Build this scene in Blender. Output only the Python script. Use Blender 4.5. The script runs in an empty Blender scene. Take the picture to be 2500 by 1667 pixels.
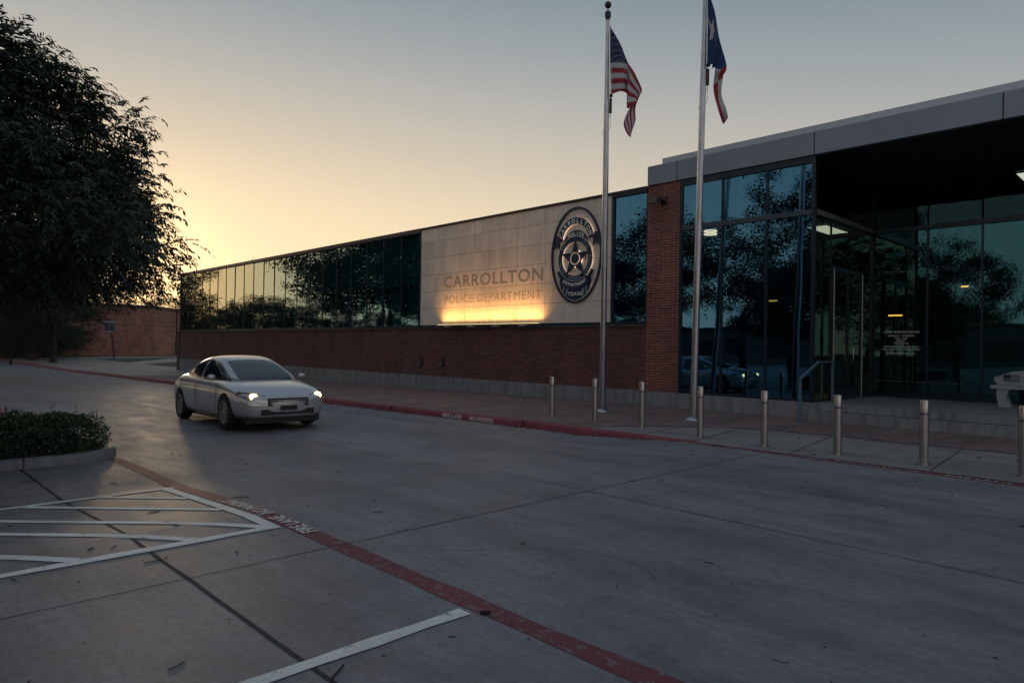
import bpy, bmesh, math, random
import numpy as np
from mathutils import Vector, Matrix
R_ = math.radians
sc = bpy.context.scene
# ------------------------------------------------------------------ camera
HC = 1.55
th, pt, ro = R_(44.12), R_(.35), R_(.88)
cf = Vector((-math.cos(th)*math.cos(pt), math.sin(th)*math.cos(pt), math.sin(pt)))
cr = cf.cross(Vector((0, 0, 1))).normalized(); cu = cr.cross(cf)
CR = cr*math.cos(ro)+cu*math.sin(ro); CU = cu*math.cos(ro)-cr*math.sin(ro)
cam = bpy.data.objects.new('camera', bpy.data.cameras.new('camera'))
sc.collection.objects.link(cam); sc.camera = cam
m = Matrix((CR, CU, -cf)).transposed().to_4x4(); m.translation = (0, 0, HC)
cam.matrix_world = m
cam.data.sensor_width = 36; cam.data.lens = 1661*36/2500; cam.data.clip_end = 3000; cam.data.clip_start = .05
# ------------------------------------------------------------------ sky
SUN_DIR = Vector((-.958, .269, .085)).normalized()
w = bpy.data.worlds.new('World'); sc.world = w; w.use_nodes = True
nt = w.node_tree; N = nt.nodes; L = nt.links; N.clear()
def nd(t, tree=None, **k):
    n = (tree or nt).nodes.new(t)
    for a, b in k.items(): setattr(n, a, b)
    return n
def mth(op, a, b=None, tree=None, clamp=False):
    T = tree or nt; n = T.nodes.new('ShaderNodeMath'); n.operation = op; n.use_clamp = clamp
    for i, v in enumerate((a, b)):
        if v is None: continue
        if isinstance(v, (int, float)): n.inputs[i].default_value = v
        else: T.links.new(v, n.inputs[i])
    return n.outputs[0]
tc = nd('ShaderNodeTexCoord'); sx = nd('ShaderNodeSeparateXYZ'); L.new(tc.outputs['Generated'], sx.inputs[0])
hl = mth('SQRT', mth('ADD', mth('MULTIPLY', sx.outputs[0], sx.outputs[0]), mth('MULTIPLY', sx.outputs[1], sx.outputs[1])))
hl = mth('MAXIMUM', hl, .02)
sh = Vector((SUN_DIR.x, SUN_DIR.y)).normalized()
caz = mth('DIVIDE', mth('ADD', mth('MULTIPLY', sx.outputs[0], sh.x), mth('MULTIPLY', sx.outputs[1], sh.y)), hl)
azt = mth('MULTIPLY', mth('SUBTRACT', 1.0, caz), .52)
elt = mth('DIVIDE', mth('MAXIMUM', sx.outputs[2], 0.0), .45)
q = mth('SQRT', mth('ADD', azt, mth('MULTIPLY', elt, elt)))
rp = nd('ShaderNodeValToRGB'); cr_ = rp.color_ramp; cr_.interpolation = 'B_SPLINE'
stops = [(0, (1.0, .80, .50)), (.10, (.99, .785, .50)), (.195, (.85, .69, .475)), (.27, (.65, .56, .435)), (.36, (.425, .43, .415)), (.445, (.27, .32, .35)), (.53, (.17, .235, .28)), (.66, (.15, .20, .25)), (1.0, (.25, .30, .40))]
cr_.elements[0].position = 0; cr_.elements[0].color = (*stops[0][1], 1)
cr_.elements[1].position = 1; cr_.elements[1].color = (*stops[-1][1], 1)
for p_, c_ in stops[1:-1]:
    e = cr_.elements.new(p_); e.color = (*c_, 1)
L.new(mth('MULTIPLY', q, 1/2.3*1.03), rp.inputs[0])
# soft glow where the sun has just gone down behind the trees
dt = nd('ShaderNodeVectorMath', operation='DOT_PRODUCT'); L.new(tc.outputs['Generated'], dt.inputs[0]); dt.inputs[1].default_value = SUN_DIR
gl = mth('POWER', mth('MAXIMUM', dt.outputs['Value'], 0.0), 260.0)
gcol = nd('ShaderNodeMix', data_type='RGBA', blend_type='ADD'); gcol.inputs['Factor'].default_value = 1
gm = nd('ShaderNodeVectorMath', operation='SCALE'); gm.inputs[0].default_value = (.6, .33, .10); L.new(gl, gm.inputs['Scale'])
L.new(rp.outputs[0], gcol.inputs['A']); L.new(gm.outputs[0], gcol.inputs['B'])
# pink sky belt opposite the sunset, added out of view to brighten the stone
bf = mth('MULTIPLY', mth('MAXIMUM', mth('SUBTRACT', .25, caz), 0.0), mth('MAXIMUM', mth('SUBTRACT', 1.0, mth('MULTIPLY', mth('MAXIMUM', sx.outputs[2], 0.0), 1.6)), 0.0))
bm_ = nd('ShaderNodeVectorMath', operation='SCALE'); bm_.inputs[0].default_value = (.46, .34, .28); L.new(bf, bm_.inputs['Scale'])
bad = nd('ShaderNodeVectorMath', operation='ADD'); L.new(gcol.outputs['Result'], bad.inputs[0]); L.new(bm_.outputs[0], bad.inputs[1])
sky = nd('ShaderNodeTexSky', sky_type='NISHITA'); sky.sun_disc = False
sky.sun_elevation = math.asin(SUN_DIR.z); sky.sun_rotation = math.atan2(SUN_DIR.x, SUN_DIR.y)
sky.air_density = 1.2; sky.dust_density = 2.0
bgs = nd('ShaderNodeBackground'); bgs.inputs[1].default_value = .006; L.new(sky.outputs[0], bgs.inputs[0])
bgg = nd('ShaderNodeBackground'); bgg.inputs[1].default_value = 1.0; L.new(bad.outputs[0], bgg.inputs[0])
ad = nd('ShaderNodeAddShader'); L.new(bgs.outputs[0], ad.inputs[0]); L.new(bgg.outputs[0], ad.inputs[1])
wo = nd('ShaderNodeOutputWorld'); L.new(ad.outputs[0], wo.inputs[0])
# ------------------------------------------------------------------ sun (already at the tree line)
sl = bpy.data.lights.new('sun', 'SUN'); sl.energy = .35; sl.angle = R_(2); sl.color = (1, .72, .42)
so = bpy.data.objects.new('sun', sl); sc.collection.objects.link(so)
so.rotation_euler = (-SUN_DIR).to_track_quat('-Z', 'Y').to_euler()
sc.view_settings.view_transform = 'Standard'; sc.view_settings.look = 'None'; sc.view_settings.exposure = 0; sc.view_settings.gamma = 1
sc.cycles.max_bounces = 8; sc.cycles.transparent_max_bounces = 24; sc.cycles.glossy_bounces = 4
sc.cycles.sample_clamp_indirect = 4
# ================================================================== helpers
C = bpy.data.collections.new('scene'); sc.collection.children.link(C)
def tag(o, label=None, cat=None, group=None, kind=None):
    if label: o['label'] = label
    if cat: o['category'] = cat
    if group: o['group'] = group
    if kind: o['kind'] = kind
    return o
def empty(name, loc, label, cat, group=None, rz=0):
    o = bpy.data.objects.new(name, None); C.objects.link(o); o.location = loc; o.rotation_euler = (0, 0, rz)
    o.empty_display_size = .2
    return tag(o, label, cat, group)
def each(name, boxes, mt, parent):
    for bx_ in boxes: MB().box(*bx_).build(name, mt, parent)
class MB:
    def __init__(s): s.v = []; s.f = []; s.mi = []; s.mt = 0
    def add(s, vs, fs):
        b = len(s.v); s.v += [tuple(x) for x in vs]
        for f in fs: s.f.append([b+i for i in f]); s.mi.append(s.mt)
        return s
    def box(s, x0, x1, y0, y1, z0, z1):
        return s.add([(x0,y0,z0),(x1,y0,z0),(x1,y1,z0),(x0,y1,z0),(x0,y0,z1),(x1,y0,z1),(x1,y1,z1),(x0,y1,z1)],
            [(0,3,2,1),(4,5,6,7),(0,1,5,4),(1,2,6,5),(2,3,7,6),(3,0,4,7)])
    def obox(s, c, ax, ay, az):     # centre and three half axes
        c, ax, ay, az = map(Vector, (c, ax, ay, az)); vs = []
        for k in (-1, 1):
            for i, j in ((-1,-1),(1,-1),(1,1),(-1,1)): vs.append(c+ax*i+ay*j+az*k)
        return s.add(vs, [(0,3,2,1),(4,5,6,7),(0,1,5,4),(1,2,6,5),(2,3,7,6),(3,0,4,7)])
    def bar(s, a, b, wd, h=None):
        a, b = Vector(a), Vector(b); d = (b-a); ln = d.length/2; d.normalize()
        u = Vector((0,0,1)) if abs(d.z) < .9 else Vector((0,1,0))
        r = d.cross(u).normalized(); u = r.cross(d)
        return s.obox((a+b)/2, r*wd/2, d*ln, u*(h or wd)/2)
    def tube(s, pts, rad, n=10, cap=True):
        pts = [Vector(p) for p in pts]; rings = []
        if isinstance(rad, (int, float)): rad = [rad]*len(pts)
        pr = None
        for i, p in enumerate(pts):
            d = (pts[min(i+1, len(pts)-1)]-pts[max(i-1, 0)]).normalized()
            if pr is None:
                u = Vector((0,0,1)) if abs(d.z) < .9 else Vector((1,0,0)); r = d.cross(u).normalized()
            else: r = (pr-d*pr.dot(d)).normalized()
            pr = r; u = d.cross(r)
            rings.append([p+(r*math.cos(2*math.pi*k/n)+u*math.sin(2*math.pi*k/n))*rad[i] for k in range(n)])
        vs = [v for rg in rings for v in rg]; fs = []
        for i in range(len(pts)-1):
            for k in range(n): fs.append((i*n+k, i*n+(k+1)%n, (i+1)*n+(k+1)%n, (i+1)*n+k))
        if cap: fs += [tuple(reversed(range(n))), tuple(range((len(pts)-1)*n, len(pts)*n))]
        return s.add(vs, fs)
    def lathe(s, prof, c=(0,0,0), n=20):
        c = Vector(c); vs = []; fs = []
        for r, z in prof:
            for k in range(n): vs.append(c+Vector((r*math.cos(2*math.pi*k/n), r*math.sin(2*math.pi*k/n), z)))
        for i in range(len(prof)-1):
            for k in range(n): fs.append((i*n+k, i*n+(k+1)%n, (i+1)*n+(k+1)%n, (i+1)*n+k))
        fs += [tuple(reversed(range(n))), tuple(range((len(prof)-1)*n, len(prof)*n))]
        return s.add(vs, fs)
    def build(s, name, mats, parent=None, smooth=False, loc=None, flipfix=False):
        me = bpy.data.meshes.new(name); me.from_pydata(s.v, [], s.f)
        if not isinstance(mats, (list, tuple)): mats = [mats]
        for mm in mats: me.materials.append(mm)
        if len(mats) > 1: me.polygons.foreach_set('material_index', s.mi)
        if smooth: me.polygons.foreach_set('use_smooth', [True]*len(me.polygons))
        me.update(); o = bpy.data.objects.new(name, me); C.objects.link(o)
        if parent:
            o.parent = parent
            # vertices are given in world space: undo the parent's placement
            if loc is None:
                Mi = Matrix.Translation(parent_world(parent)).inverted()
                me.transform(Mi)
        if loc is not None: o.location = loc
        return o
def parent_world(p):
    l = Vector(p.location)
    while p.parent: p = p.parent; l += Vector(p.location)
    return l
def shade_auto(o, ang=35):
    me = o.data
    me.polygons.foreach_set('use_smooth', [True]*len(me.polygons))
    bm = bmesh.new(); bm.from_mesh(me)
    for e in bm.edges:
        if len(e.link_faces) == 2 and e.calc_face_angle(0) > R_(ang): e.smooth = False
        elif len(e.link_faces) != 2: e.smooth = False
    bm.to_mesh(me); bm.free(); return o
def rnd(a, b): return random.uniform(a, b)
def ray(x, y): return cf+CR*((x-1250)/1661)-CU*((y-833.5)/1661)
def at(x, y, a): return Vector((0, 0, HC))+ray(x, y)*a     # a point seen in direction (x, y), a metres out
# ------------------------------------------------------------------ materials
def mat(name, col, rough=.7, metal=0, spec=.5, nodes=None):
    mm = bpy.data.materials.new(name); mm.use_nodes = True
    b = mm.node_tree.nodes['Principled BSDF']
    b.inputs['Base Color'].default_value = (*col, 1); b.inputs['Roughness'].default_value = rough
    b.inputs['Metallic'].default_value = metal; b.inputs['Specular IOR Level'].default_value = spec
    if nodes: nodes(mm.node_tree, b)
    return mm
def noise(T, scale, detail=4, rough=.55, vec=None, coord='Object', mapscale=None, dist=0):
    n = T.nodes.new('ShaderNodeTexNoise'); n.inputs['Scale'].default_value = scale
    n.inputs['Detail'].default_value = detail; n.inputs['Roughness'].default_value = rough; n.inputs['Distortion'].default_value = dist
    if vec is None:
        t = T.nodes.new('ShaderNodeTexCoord'); vec = t.outputs[coord]
    if mapscale:
        mp = T.nodes.new('ShaderNodeMapping'); mp.inputs['Scale'].default_value = mapscale; T.links.new(vec, mp.inputs[0]); vec = mp.outputs[0]
    T.links.new(vec, n.inputs['Vector']); return n.outputs['Fac']
def ramp(T, fac, stops, interp='LINEAR'):
    r = T.nodes.new('ShaderNodeValToRGB'); r.color_ramp.interpolation = interp; E = r.color_ramp.elements
    E[0].position, E[0].color = stops[0][0], (*stops[0][1], 1); E[1].position, E[1].color = stops[-1][0], (*stops[-1][1], 1)
    for p_, c_ in stops[1:-1]:
        e = E.new(p_); e.color = (*c_, 1)
    T.links.new(fac, r.inputs[0]); return r.outputs[0]
def mixc(T, fac, a, b, mode='MIX'):
    n = T.nodes.new('ShaderNodeMix'); n.data_type = 'RGBA'; n.blend_type = mode
    for s_, v in (('Factor', fac), ('A', a), ('B', b)):
        i = n.inputs[s_] if s_ != 'Factor' else n.inputs[0]
        if s_ == 'A': i = n.inputs[6]
        if s_ == 'B': i = n.inputs[7]
        if isinstance(v, (int, float)): i.default_value = v
        elif isinstance(v, tuple): i.default_value = (*v, 1)
        else: T.links.new(v, i)
    return n.outputs[2]
def bump(T, b, h, strength=.3, dist=.01):
    n = T.nodes.new('ShaderNodeBump'); n.inputs['Strength'].default_value = strength; n.inputs['Distance'].default_value = dist
    T.links.new(h, n.inputs['Height']); T.links.new(n.outputs[0], b.inputs['Normal'])
def g3(v): return (v, v, v)
def concrete(name, c0, c1, blot=.35, streak=(1, 1, 1), dirt=.0, rough=.62, fine=120, stain=0):
    def f(T, b):
        big = noise(T, .32, 6, .65, mapscale=streak); mid = noise(T, 1.9, 6, .65, mapscale=streak); fn = noise(T, fine, 3, .6)
        c = ramp(T, big, [(.3, c0), (.7, c1)])
        c = mixc(T, 1.0, c, ramp(T, mid, [(.25, g3(1-blot)), (.5, g3(1)), (.8, g3(1+blot*.35))]), 'MULTIPLY')
        br = noise(T, 9, 4, .7, mapscale=(.12, 2.2, 1))
        c = mixc(T, 1.0, c, ramp(T, br, [(.3, g3(.92)), (.7, g3(1.06))]), 'MULTIPLY')
        c = mixc(T, 1.0, c, ramp(T, fn, [(.3, g3(.78)), (.7, g3(1.16))]), 'MULTIPLY')
        if dirt:
            st = noise(T, 1.1, 3, .5, mapscale=(6, 6, .5))
            c = mixc(T, 1.0, c, ramp(T, st, [(.35, g3(1-dirt)), (.55, g3(1))]), 'MULTIPLY')
        if stain:
            s1 = noise(T, .8, 8, .74, mapscale=(.8, 1.1, 1), dist=.15)
            c = mixc(T, 1.0, c, ramp(T, s1, [(.46, g3(1)), (.64, g3(1-stain*.6))]), 'MULTIPLY')
            s2 = noise(T, 22, 5, .75, mapscale=(.6, 1, 1))
            c = mixc(T, 1.0, c, ramp(T, s2, [(.34, g3(.74)), (.5, g3(1)), (.72, g3(1.12))]), 'MULTIPLY')
            s3 = noise(T, 260, 2, .6)
            c = mixc(T, 1.0, c, ramp(T, s3, [(.32, g3(.66)), (.5, g3(1)), (.68, g3(1.3))]), 'MULTIPLY')
            # tyre tracks: long faint bands that run along the lane
            s4 = noise(T, 1.0, 4, .6, mapscale=(.03, 1.1, 1))
            c = mixc(T, 1.0, c, ramp(T, s4, [(.38, g3(.86)), (.56, g3(1.03))]), 'MULTIPLY')
        sp = noise(T, 3.1, 2, .4)
        spm = ramp(T, sp, [(.70, g3(0)), (.74, g3(1))])
        c = mixc(T, mixc(T, 1.0, spm, g3(.28), 'MULTIPLY'), c, tuple(x*.45 for x in c0))
        T.links.new(c, b.inputs['Base Color'])
        T.links.new(ramp(T, mid, [(.2, g3(rough-.1)), (.8, g3(rough+.13))]), b.inputs['Roughness'])
        bump(T, b, fn, .35, .004)
    return mat(name, c0, rough, nodes=f)
M = {}
M['drive'] = concrete('driveway_concrete', (.168, .168, .184), (.25, .242, .248), .38, streak=(.5, 1.3, 1), rough=.6, stain=.45)
M['walk'] = concrete('sidewalk_concrete', (.22, .20, .19), (.31, .285, .265), .35, rough=.62, stain=.25)
M['plinth'] = concrete('plinth_concrete', (.20, .21, .215), (.28, .285, .285), .22, dirt=.3, rough=.8)
M['island_kerb'] = concrete('kerb_concrete', (.12, .135, .15), (.20, .205, .215), .35, dirt=.25)
def brick_nodes(c1, c2, mort, along='X', bw=.305, rh=.0677, bmp=.5):
    def f(T, b):
        t = T.nodes.new('ShaderNodeTexCoord'); s_ = T.nodes.new('ShaderNodeSeparateXYZ'); T.links.new(t.outputs['Object'], s_.inputs[0])
        if along == 'X': u = s_.outputs[0]
        elif along == 'Y': u = s_.outputs[1]
        else: u = mth('ADD', s_.outputs[0], s_.outputs[1], tree=T)
        v = s_.outputs[2] if along != 'P' else s_.outputs[1]
        if along == 'P': u = s_.outputs[0]
        cb = T.nodes.new('ShaderNodeCombineXYZ'); T.links.new(u, cb.inputs[0]); T.links.new(v, cb.inputs[1])
        k = T.nodes.new('ShaderNodeTexBrick'); k.inputs['Scale'].default_value = 1; k.inputs['Brick Width'].default_value = bw
        k.inputs['Row Height'].default_value = rh; k.inputs['Mortar Size'].default_value = .0055; k.inputs['Mortar Smooth'].default_value = .2
        k.inputs['Bias'].default_value = -.1; k.offset = .5
        k.inputs['Color1'].default_value = (*c1, 1); k.inputs['Color2'].default_value = (*c2, 1); k.inputs['Mortar'].default_value = (*mort, 1)
        T.links.new(cb.outputs[0], k.inputs['Vector'])
        # second colour variation per brick
        nb = noise(T, 1.0, 2, .5, vec=cb.outputs[0], mapscale=(3.3, 14.8, 1))
        c = mixc(T, 1.0, k.outputs['Color'], ramp(T, nb, [(.3, g3(.72)), (.7, (1.28, 1.15, 1.1))]), 'MULTIPLY')
        st = noise(T, .8, 4, .6, vec=cb.outputs[0], mapscale=(1.6, .5, 1))
        c = mixc(T, 1.0, c, ramp(T, st, [(.3, g3(.7)), (.65, g3(1.08))]), 'MULTIPLY')
        fn = noise(T, 90, 3)
        c = mixc(T, 1.0, c, ramp(T, fn, [(.3, g3(.85)), (.7, g3(1.12))]), 'MULTIPLY')
        T.links.new(c, b.inputs['Base Color'])
        h = mth('SUBTRACT', mth('MULTIPLY', fn, .25, tree=T), k.outputs['Fac'], tree=T)
        bump(T, b, h, bmp, .008)
    return f
M['brick'] = mat('red_brick', (.2, .07, .05), .8, nodes=brick_nodes((.165, .052, .044), (.09, .036, .036), (.21, .16, .145)))
M['pillar'] = mat('pillar_brick', (.2, .07, .05), .75, nodes=brick_nodes((.25, .066, .046), (.14, .042, .034), (.46, .36, .30), bmp=.9))
M['tan_brick'] = mat('tan_brick', (.3, .15, .1), .85, nodes=brick_nodes((.34, .16, .115), (.22, .112, .09), (.25, .2, .17), along='XY', bw=.5, rh=.16))
M['paver'] = mat('brick_pavers', (.2, .15, .14), .8, nodes=brick_nodes((.26, .18, .165), (.165, .125, .125), (.10, .09, .09), along='P', bw=.2, rh=.1, bmp=.6))
def stone_n(T, b):
    mid = noise(T, 1.3, 6, .65); fn = noise(T, 60, 4, .7)
    t = T.nodes.new('ShaderNodeTexCoord'); mp = T.nodes.new('ShaderNodeMapping'); T.links.new(t.outputs['Object'], mp.inputs[0])
    vr = T.nodes.new('ShaderNodeTexWhiteNoise'); vr.noise_dimensions = '2D'
    s_ = T.nodes.new('ShaderNodeSeparateXYZ'); T.links.new(t.outputs['Object'], s_.inputs[0])
    fx = mth('FLOOR', mth('DIVIDE', mth('ADD', s_.outputs[0], 21.05, tree=T), 1.3025, tree=T), tree=T)
    fz = mth('FLOOR', mth('DIVIDE', mth('SUBTRACT', s_.outputs[2], 2.26, tree=T), .623, tree=T), tree=T)
    cb = T.nodes.new('ShaderNodeCombineXYZ'); T.links.new(fx, cb.inputs[0]); T.links.new(fz, cb.inputs[1]); T.links.new(cb.outputs[0], vr.inputs['Vector'])
    c = mixc(T, 1.0, (.86, .73, .60), ramp(T, mid, [(.25, g3(.8)), (.75, g3(1.12))]), 'MULTIPLY')
    c = mixc(T, 1.0, c, ramp(T, vr.outputs['Value'], [(0, (.9, .89, .88)), (1, (1.08, 1.05, 1.03))]), 'MULTIPLY')
    c = mixc(T, 1.0, c, ramp(T, fn, [(.3, g3(.9)), (.7, g3(1.08))]), 'MULTIPLY')
    dr = noise(T, 1.5, 3, .6, mapscale=(5, 1, .5))
    c = mixc(T, 1.0, c, ramp(T, dr, [(.35, g3(.86)), (.6, g3(1))]), 'MULTIPLY')
    T.links.new(c, b.inputs['Base Color']); bump(T, b, fn, .25, .003)
M['stone'] = mat('limestone', (.5, .44, .37), .85, nodes=stone_n)
M['groove'] = mat('joint_dark', (.05, .043, .04), .9)
def eng(T, b):
    fn = noise(T, 38, 5, .75); T.links.new(ramp(T, fn, [(.35, (.22, .165, .12)), (.62, (.56, .43, .33))]), b.inputs['Base Color']); bump(T, b, fn, .8, .01)
M['engraved'] = mat('weathered_engraving', (.2, .16, .13), .95, nodes=eng)
def pan(T, b):
    n = noise(T, .7, 3, .5); T.links.new(ramp(T, n, [(.3, (.21, .235, .28)), (.7, (.25, .28, .325))]), b.inputs['Base Color'])
M['fascia'] = mat('metal_panel_grey', (.17, .19, .21), .42, .35, nodes=pan)
M['flash'] = mat('metal_flashing', (.42, .46, .50), .38, .4)
M['darkmetal'] = mat('dark_bronze_metal', (.035, .032, .038), .45, .5)
M['capmetal'] = mat('roof_edge_metal', (.12, .085, .085), .4, .5)
M['frame'] = mat('dark_frame', (.018, .03, .045), .35, .4)
M['frame2'] = mat('transom_metal', (.07, .085, .11), .35, .7)
M['teal'] = mat('dark_teal_panel', (.03, .17, .19), .5)
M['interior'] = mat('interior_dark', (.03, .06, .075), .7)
M['soffit'] = mat('soffit_board', (.022, .028, .038), .6)
def glass(name, r0, r1, tint, trans):
    mm = bpy.data.materials.new(name); mm.use_nodes = True; T = mm.node_tree; T.nodes.clear()
    o = T.nodes.new('ShaderNodeOutputMaterial'); mx = T.nodes.new('ShaderNodeMixShader'); g = T.nodes.new('ShaderNodeBsdfGlossy'); t = T.nodes.new('ShaderNodeBsdfTransparent')
    g.inputs['Roughness'].default_value = .004; t.inputs[0].default_value = (*trans, 1)
    lw = T.nodes.new('ShaderNodeLayerWeight'); lw.inputs['Blend'].default_value = .5
    f = mth('POWER', lw.outputs['Facing'], 2.4, tree=T)
    T.links.new(mixc(T, ramp(T, f, [(.12, g3(0)), (.36, g3(1))]), tint, (1, .88, .60)), g.inputs['Color'])
    f2 = mth('ADD', mth('MULTIPLY', f, r1-r0, tree=T), r0, tree=T, clamp=True)
    nz = noise(T, .55, 2, .5); nz2 = noise(T, 5, 3, .6)
    bp = T.nodes.new('ShaderNodeBump'); bp.inputs['Strength'].default_value = .22; bp.inputs['Distance'].default_value = .03
    T.links.new(nz, bp.inputs['Height']); T.links.new(bp.outputs[0], g.inputs['Normal'])
    # dirt on the glass: slightly varying strength of the mirror
    dv = ramp(T, noise(T, 1.2, 3, .6, mapscale=(5, 1, .3)), [(.3, g3(.86)), (.7, g3(1.0))])
    T.links.new(mth('MULTIPLY', f2, dv, tree=T), mx.inputs[0])
    T.links.new(t.outputs[0], mx.inputs[1]); T.links.new(g.outputs[0], mx.inputs[2]); T.links.new(mx.outputs[0], o.inputs[0])
    return mm
M['glass_band'] = glass('mirror_tinted_glass', .28, 1.55, (.40, .80, .90), (.22, .50, .55))
M['glass_front'] = glass('blue_tinted_glass', .36, 1.0, (.18, .50, .78), (.07, .16, .22))
M['glass_entry'] = glass('green_tinted_glass', .22, .9, (.15, .44, .52), (.24, .38, .34))
M['glass_upper'] = glass('dark_upper_glass', .05, .35, (.3, .6, .65), (.30, .42, .38))
def steel(name, c=(.55, .53, .52), r=.26):
    def f(T, b):
        n = noise(T, 30, 3, .5, mapscale=(1, 1, .04)); T.links.new(ramp(T, n, [(.3, g3(r-.06)), (.7, g3(r+.1))]), b.inputs['Roughness'])
        n2 = noise(T, 3, 4, .6); T.links.new(mixc(T, 1.0, c, ramp(T, n2, [(.3, g3(.8)), (.7, g3(1.05))]), 'MULTIPLY'), b.inputs['Base Color'])
    return mat(name, c, r, 1.0, nodes=f)
M['steel'] = steel('brushed_steel', (.46, .43, .41))
M['pole'] = steel('pole_aluminium', (.44, .44, .47), .28)
M['polelow'] = steel('pole_sleeve', (.5, .5, .53), .38)
M['black'] = mat('black_paint', (.012, .013, .016), .4)
M['blueband'] = mat('blue_band', (.01, .03, .14), .4)
M['navy'] = mat('navy_plate', (.014, .028, .058), .42, .2)
M['navy2'] = mat('navy_plate_light', (.22, .26, .30), .5, .2)
M['pale'] = mat('pale_lettering', (.85, .80, .70), .5)
def paint(name, c, wear, under=(.16, .155, .155), sc_=7, th_=.5):
    def f(T, b):
        n = noise(T, sc_, 8, .72); n2 = noise(T, 1.3, 4, .6); n3 = noise(T, 90, 2)
        c1 = mixc(T, 1.0, c, ramp(T, n2, [(.3, g3(.75)), (.7, g3(1.15))]), 'MULTIPLY')
        c1 = mixc(T, 1.0, c1, ramp(T, n3, [(.3, g3(.85)), (.7, g3(1.1))]), 'MULTIPLY')
        mk = ramp(T, n, [(th_+.10, g3(0)), (th_+.14, g3(wear))])
        T.links.new(mixc(T, mk, c1, under), b.inputs['Base Color'])
    return mat(name, c, .7, nodes=f)
M['red'] = paint('red_kerb_paint', (.24, .045, .06), .75)
M['redst'] = paint('red_stripe_paint', (.165, .032, .046), .8, sc_=13, th_=.45)
M['white'] = paint('white_line_paint', (.72, .73, .68), .85, th_=.50)
M['whitelet'] = paint('white_letter_paint', (.78, .76, .70), .8, under=(.17, .06, .06), sc_=14, th_=.50)
M['whitefade'] = paint('faded_letter_paint', (.6, .58, .56), 1.0, under=(.15, .08, .08), sc_=9, th_=.42)
M['crack'] = mat('joint_sealant', (.018, .019, .024), .8)
def grass_n(T, b):
    n = noise(T, 3, 6, .7); T.links.new(ramp(T, n, [(.3, (.012, .03, .012)), (.7, (.03, .06, .018))]), b.inputs['Base Color'])
M['grass'] = mat('grass', (.02, .05, .02), .9, nodes=grass_n)
M['soil'] = mat('soil', (.02, .016, .012), .95)
def bark_n(T, b):
    n = noise(T, 8, 5, .7, mapscale=(1, 1, .25)); T.links.new(ramp(T, n, [(.3, (.022, .018, .015)), (.7, (.06, .05, .042))]), b.inputs['Base Color']); bump(T, b, n, .8, .02)
M['bark'] = mat('bark', (.04, .03, .03), .9, nodes=bark_n)
def leafmat(name, c0, c1, tr=.25, gloss=.42):
    mm = bpy.data.materials.new(name); mm.use_nodes = True; T = mm.node_tree; b = T.nodes['Principled BSDF']
    gi = T.nodes.new('ShaderNodeNewGeometry')
    c = ramp(T, gi.outputs['Random Per Island'], [(0, c0), (1, c1)])
    c = mixc(T, 1.0, c, ramp(T, noise(T, .9, 3), [(.3, g3(.7)), (.7, g3(1.2))]), 'MULTIPLY')
    T.links.new(c, b.inputs['Base Color']); b.inputs['Roughness'].default_value = gloss
    t = T.nodes.new('ShaderNodeBsdfTranslucent'); T.links.new(mixc(T, 1.0, c, (1.6, 1.5, .5), 'MULTIPLY'), t.inputs[0])
    mx = T.nodes.new('ShaderNodeMixShader'); mx.inputs[0].default_value = tr
    T.links.new(b.outputs[0], mx.inputs[1]); T.links.new(t.outputs[0], mx.inputs[2]); T.links.new(mx.outputs[0], T.nodes['Material Output'].inputs[0])
    return mm
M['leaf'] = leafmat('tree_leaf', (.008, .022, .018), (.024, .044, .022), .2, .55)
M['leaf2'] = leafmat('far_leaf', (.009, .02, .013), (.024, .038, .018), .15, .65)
M['hedge'] = leafmat('hedge_leaf', (.013, .04, .024), (.05, .10, .04), .15, .3)
def emis(name, col, s_):
    mm = bpy.data.materials.new(name); mm.use_nodes = True; T = mm.node_tree; b = T.nodes['Principled BSDF']
    b.inputs['Base Color'].default_value = (0, 0, 0, 1); b.inputs['Emission Color'].default_value = (*col, 1); b.inputs['Emission Strength'].default_value = s_
    return mm
# ------------------------------------------------------------------ levels of the ground
def cl(v, a, b): return max(a, min(b, v))
def sw(X): return .01*max(-42, min(0, X+9.4))                 # sidewalk level: falls gently to the left
def dr(X): return sw(X)-.13*cl((-6.0-X)/2.4, 0, 1)            # driveway level: flush at the right, a kerb step at the left
XB = [-300, -120, -90, -70, -51.4, -40, -30, -22, -16, -12, -9.4, -8.4, -6.0, -3, 0, 4, 10, 30, 80]
def sheet(name, xs, ys, zf, dz, mt, parent=None):
    mb = MB(); nx = len(xs)
    vs = [(x, y, zf(x)+dz) for y in ys for x in xs]
    fs = [(j*nx+i, j*nx+i+1, (j+1)*nx+i+1, (j+1)*nx+i) for j in range(len(ys)-1) for i in range(nx-1)]
    return mb.add(vs, fs).build(name, mt, parent)
def xs(a, b): return [a]+[x for x in XB if a+.01 < x < b-.01]+[b]
def seg(mb, a, b, wd, dz, zf=dr, wob=0.0, step=.4):           # a painted or poured strip laid on the ground
    a, b = Vector(a).to_2d(), Vector(b).to_2d(); n = max(2, int((b-a).length/step)); d = (b-a).normalized(); p = Vector((-d.y, d.x)); vs = []
    for i in range(n+1):
        c = a+(b-a)*i/n + p*rnd(-wob, wob); h = wd/2*rnd(.85, 1.15) if wob else wd/2
        for s_ in (1, -1):
            v = c+p*h*s_; vs.append((v.x, v.y, zf(v.x)+dz))
    mb.add(vs, [(2*i, 2*i+1, 2*i+3, 2*i+2) for i in range(n)])
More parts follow.
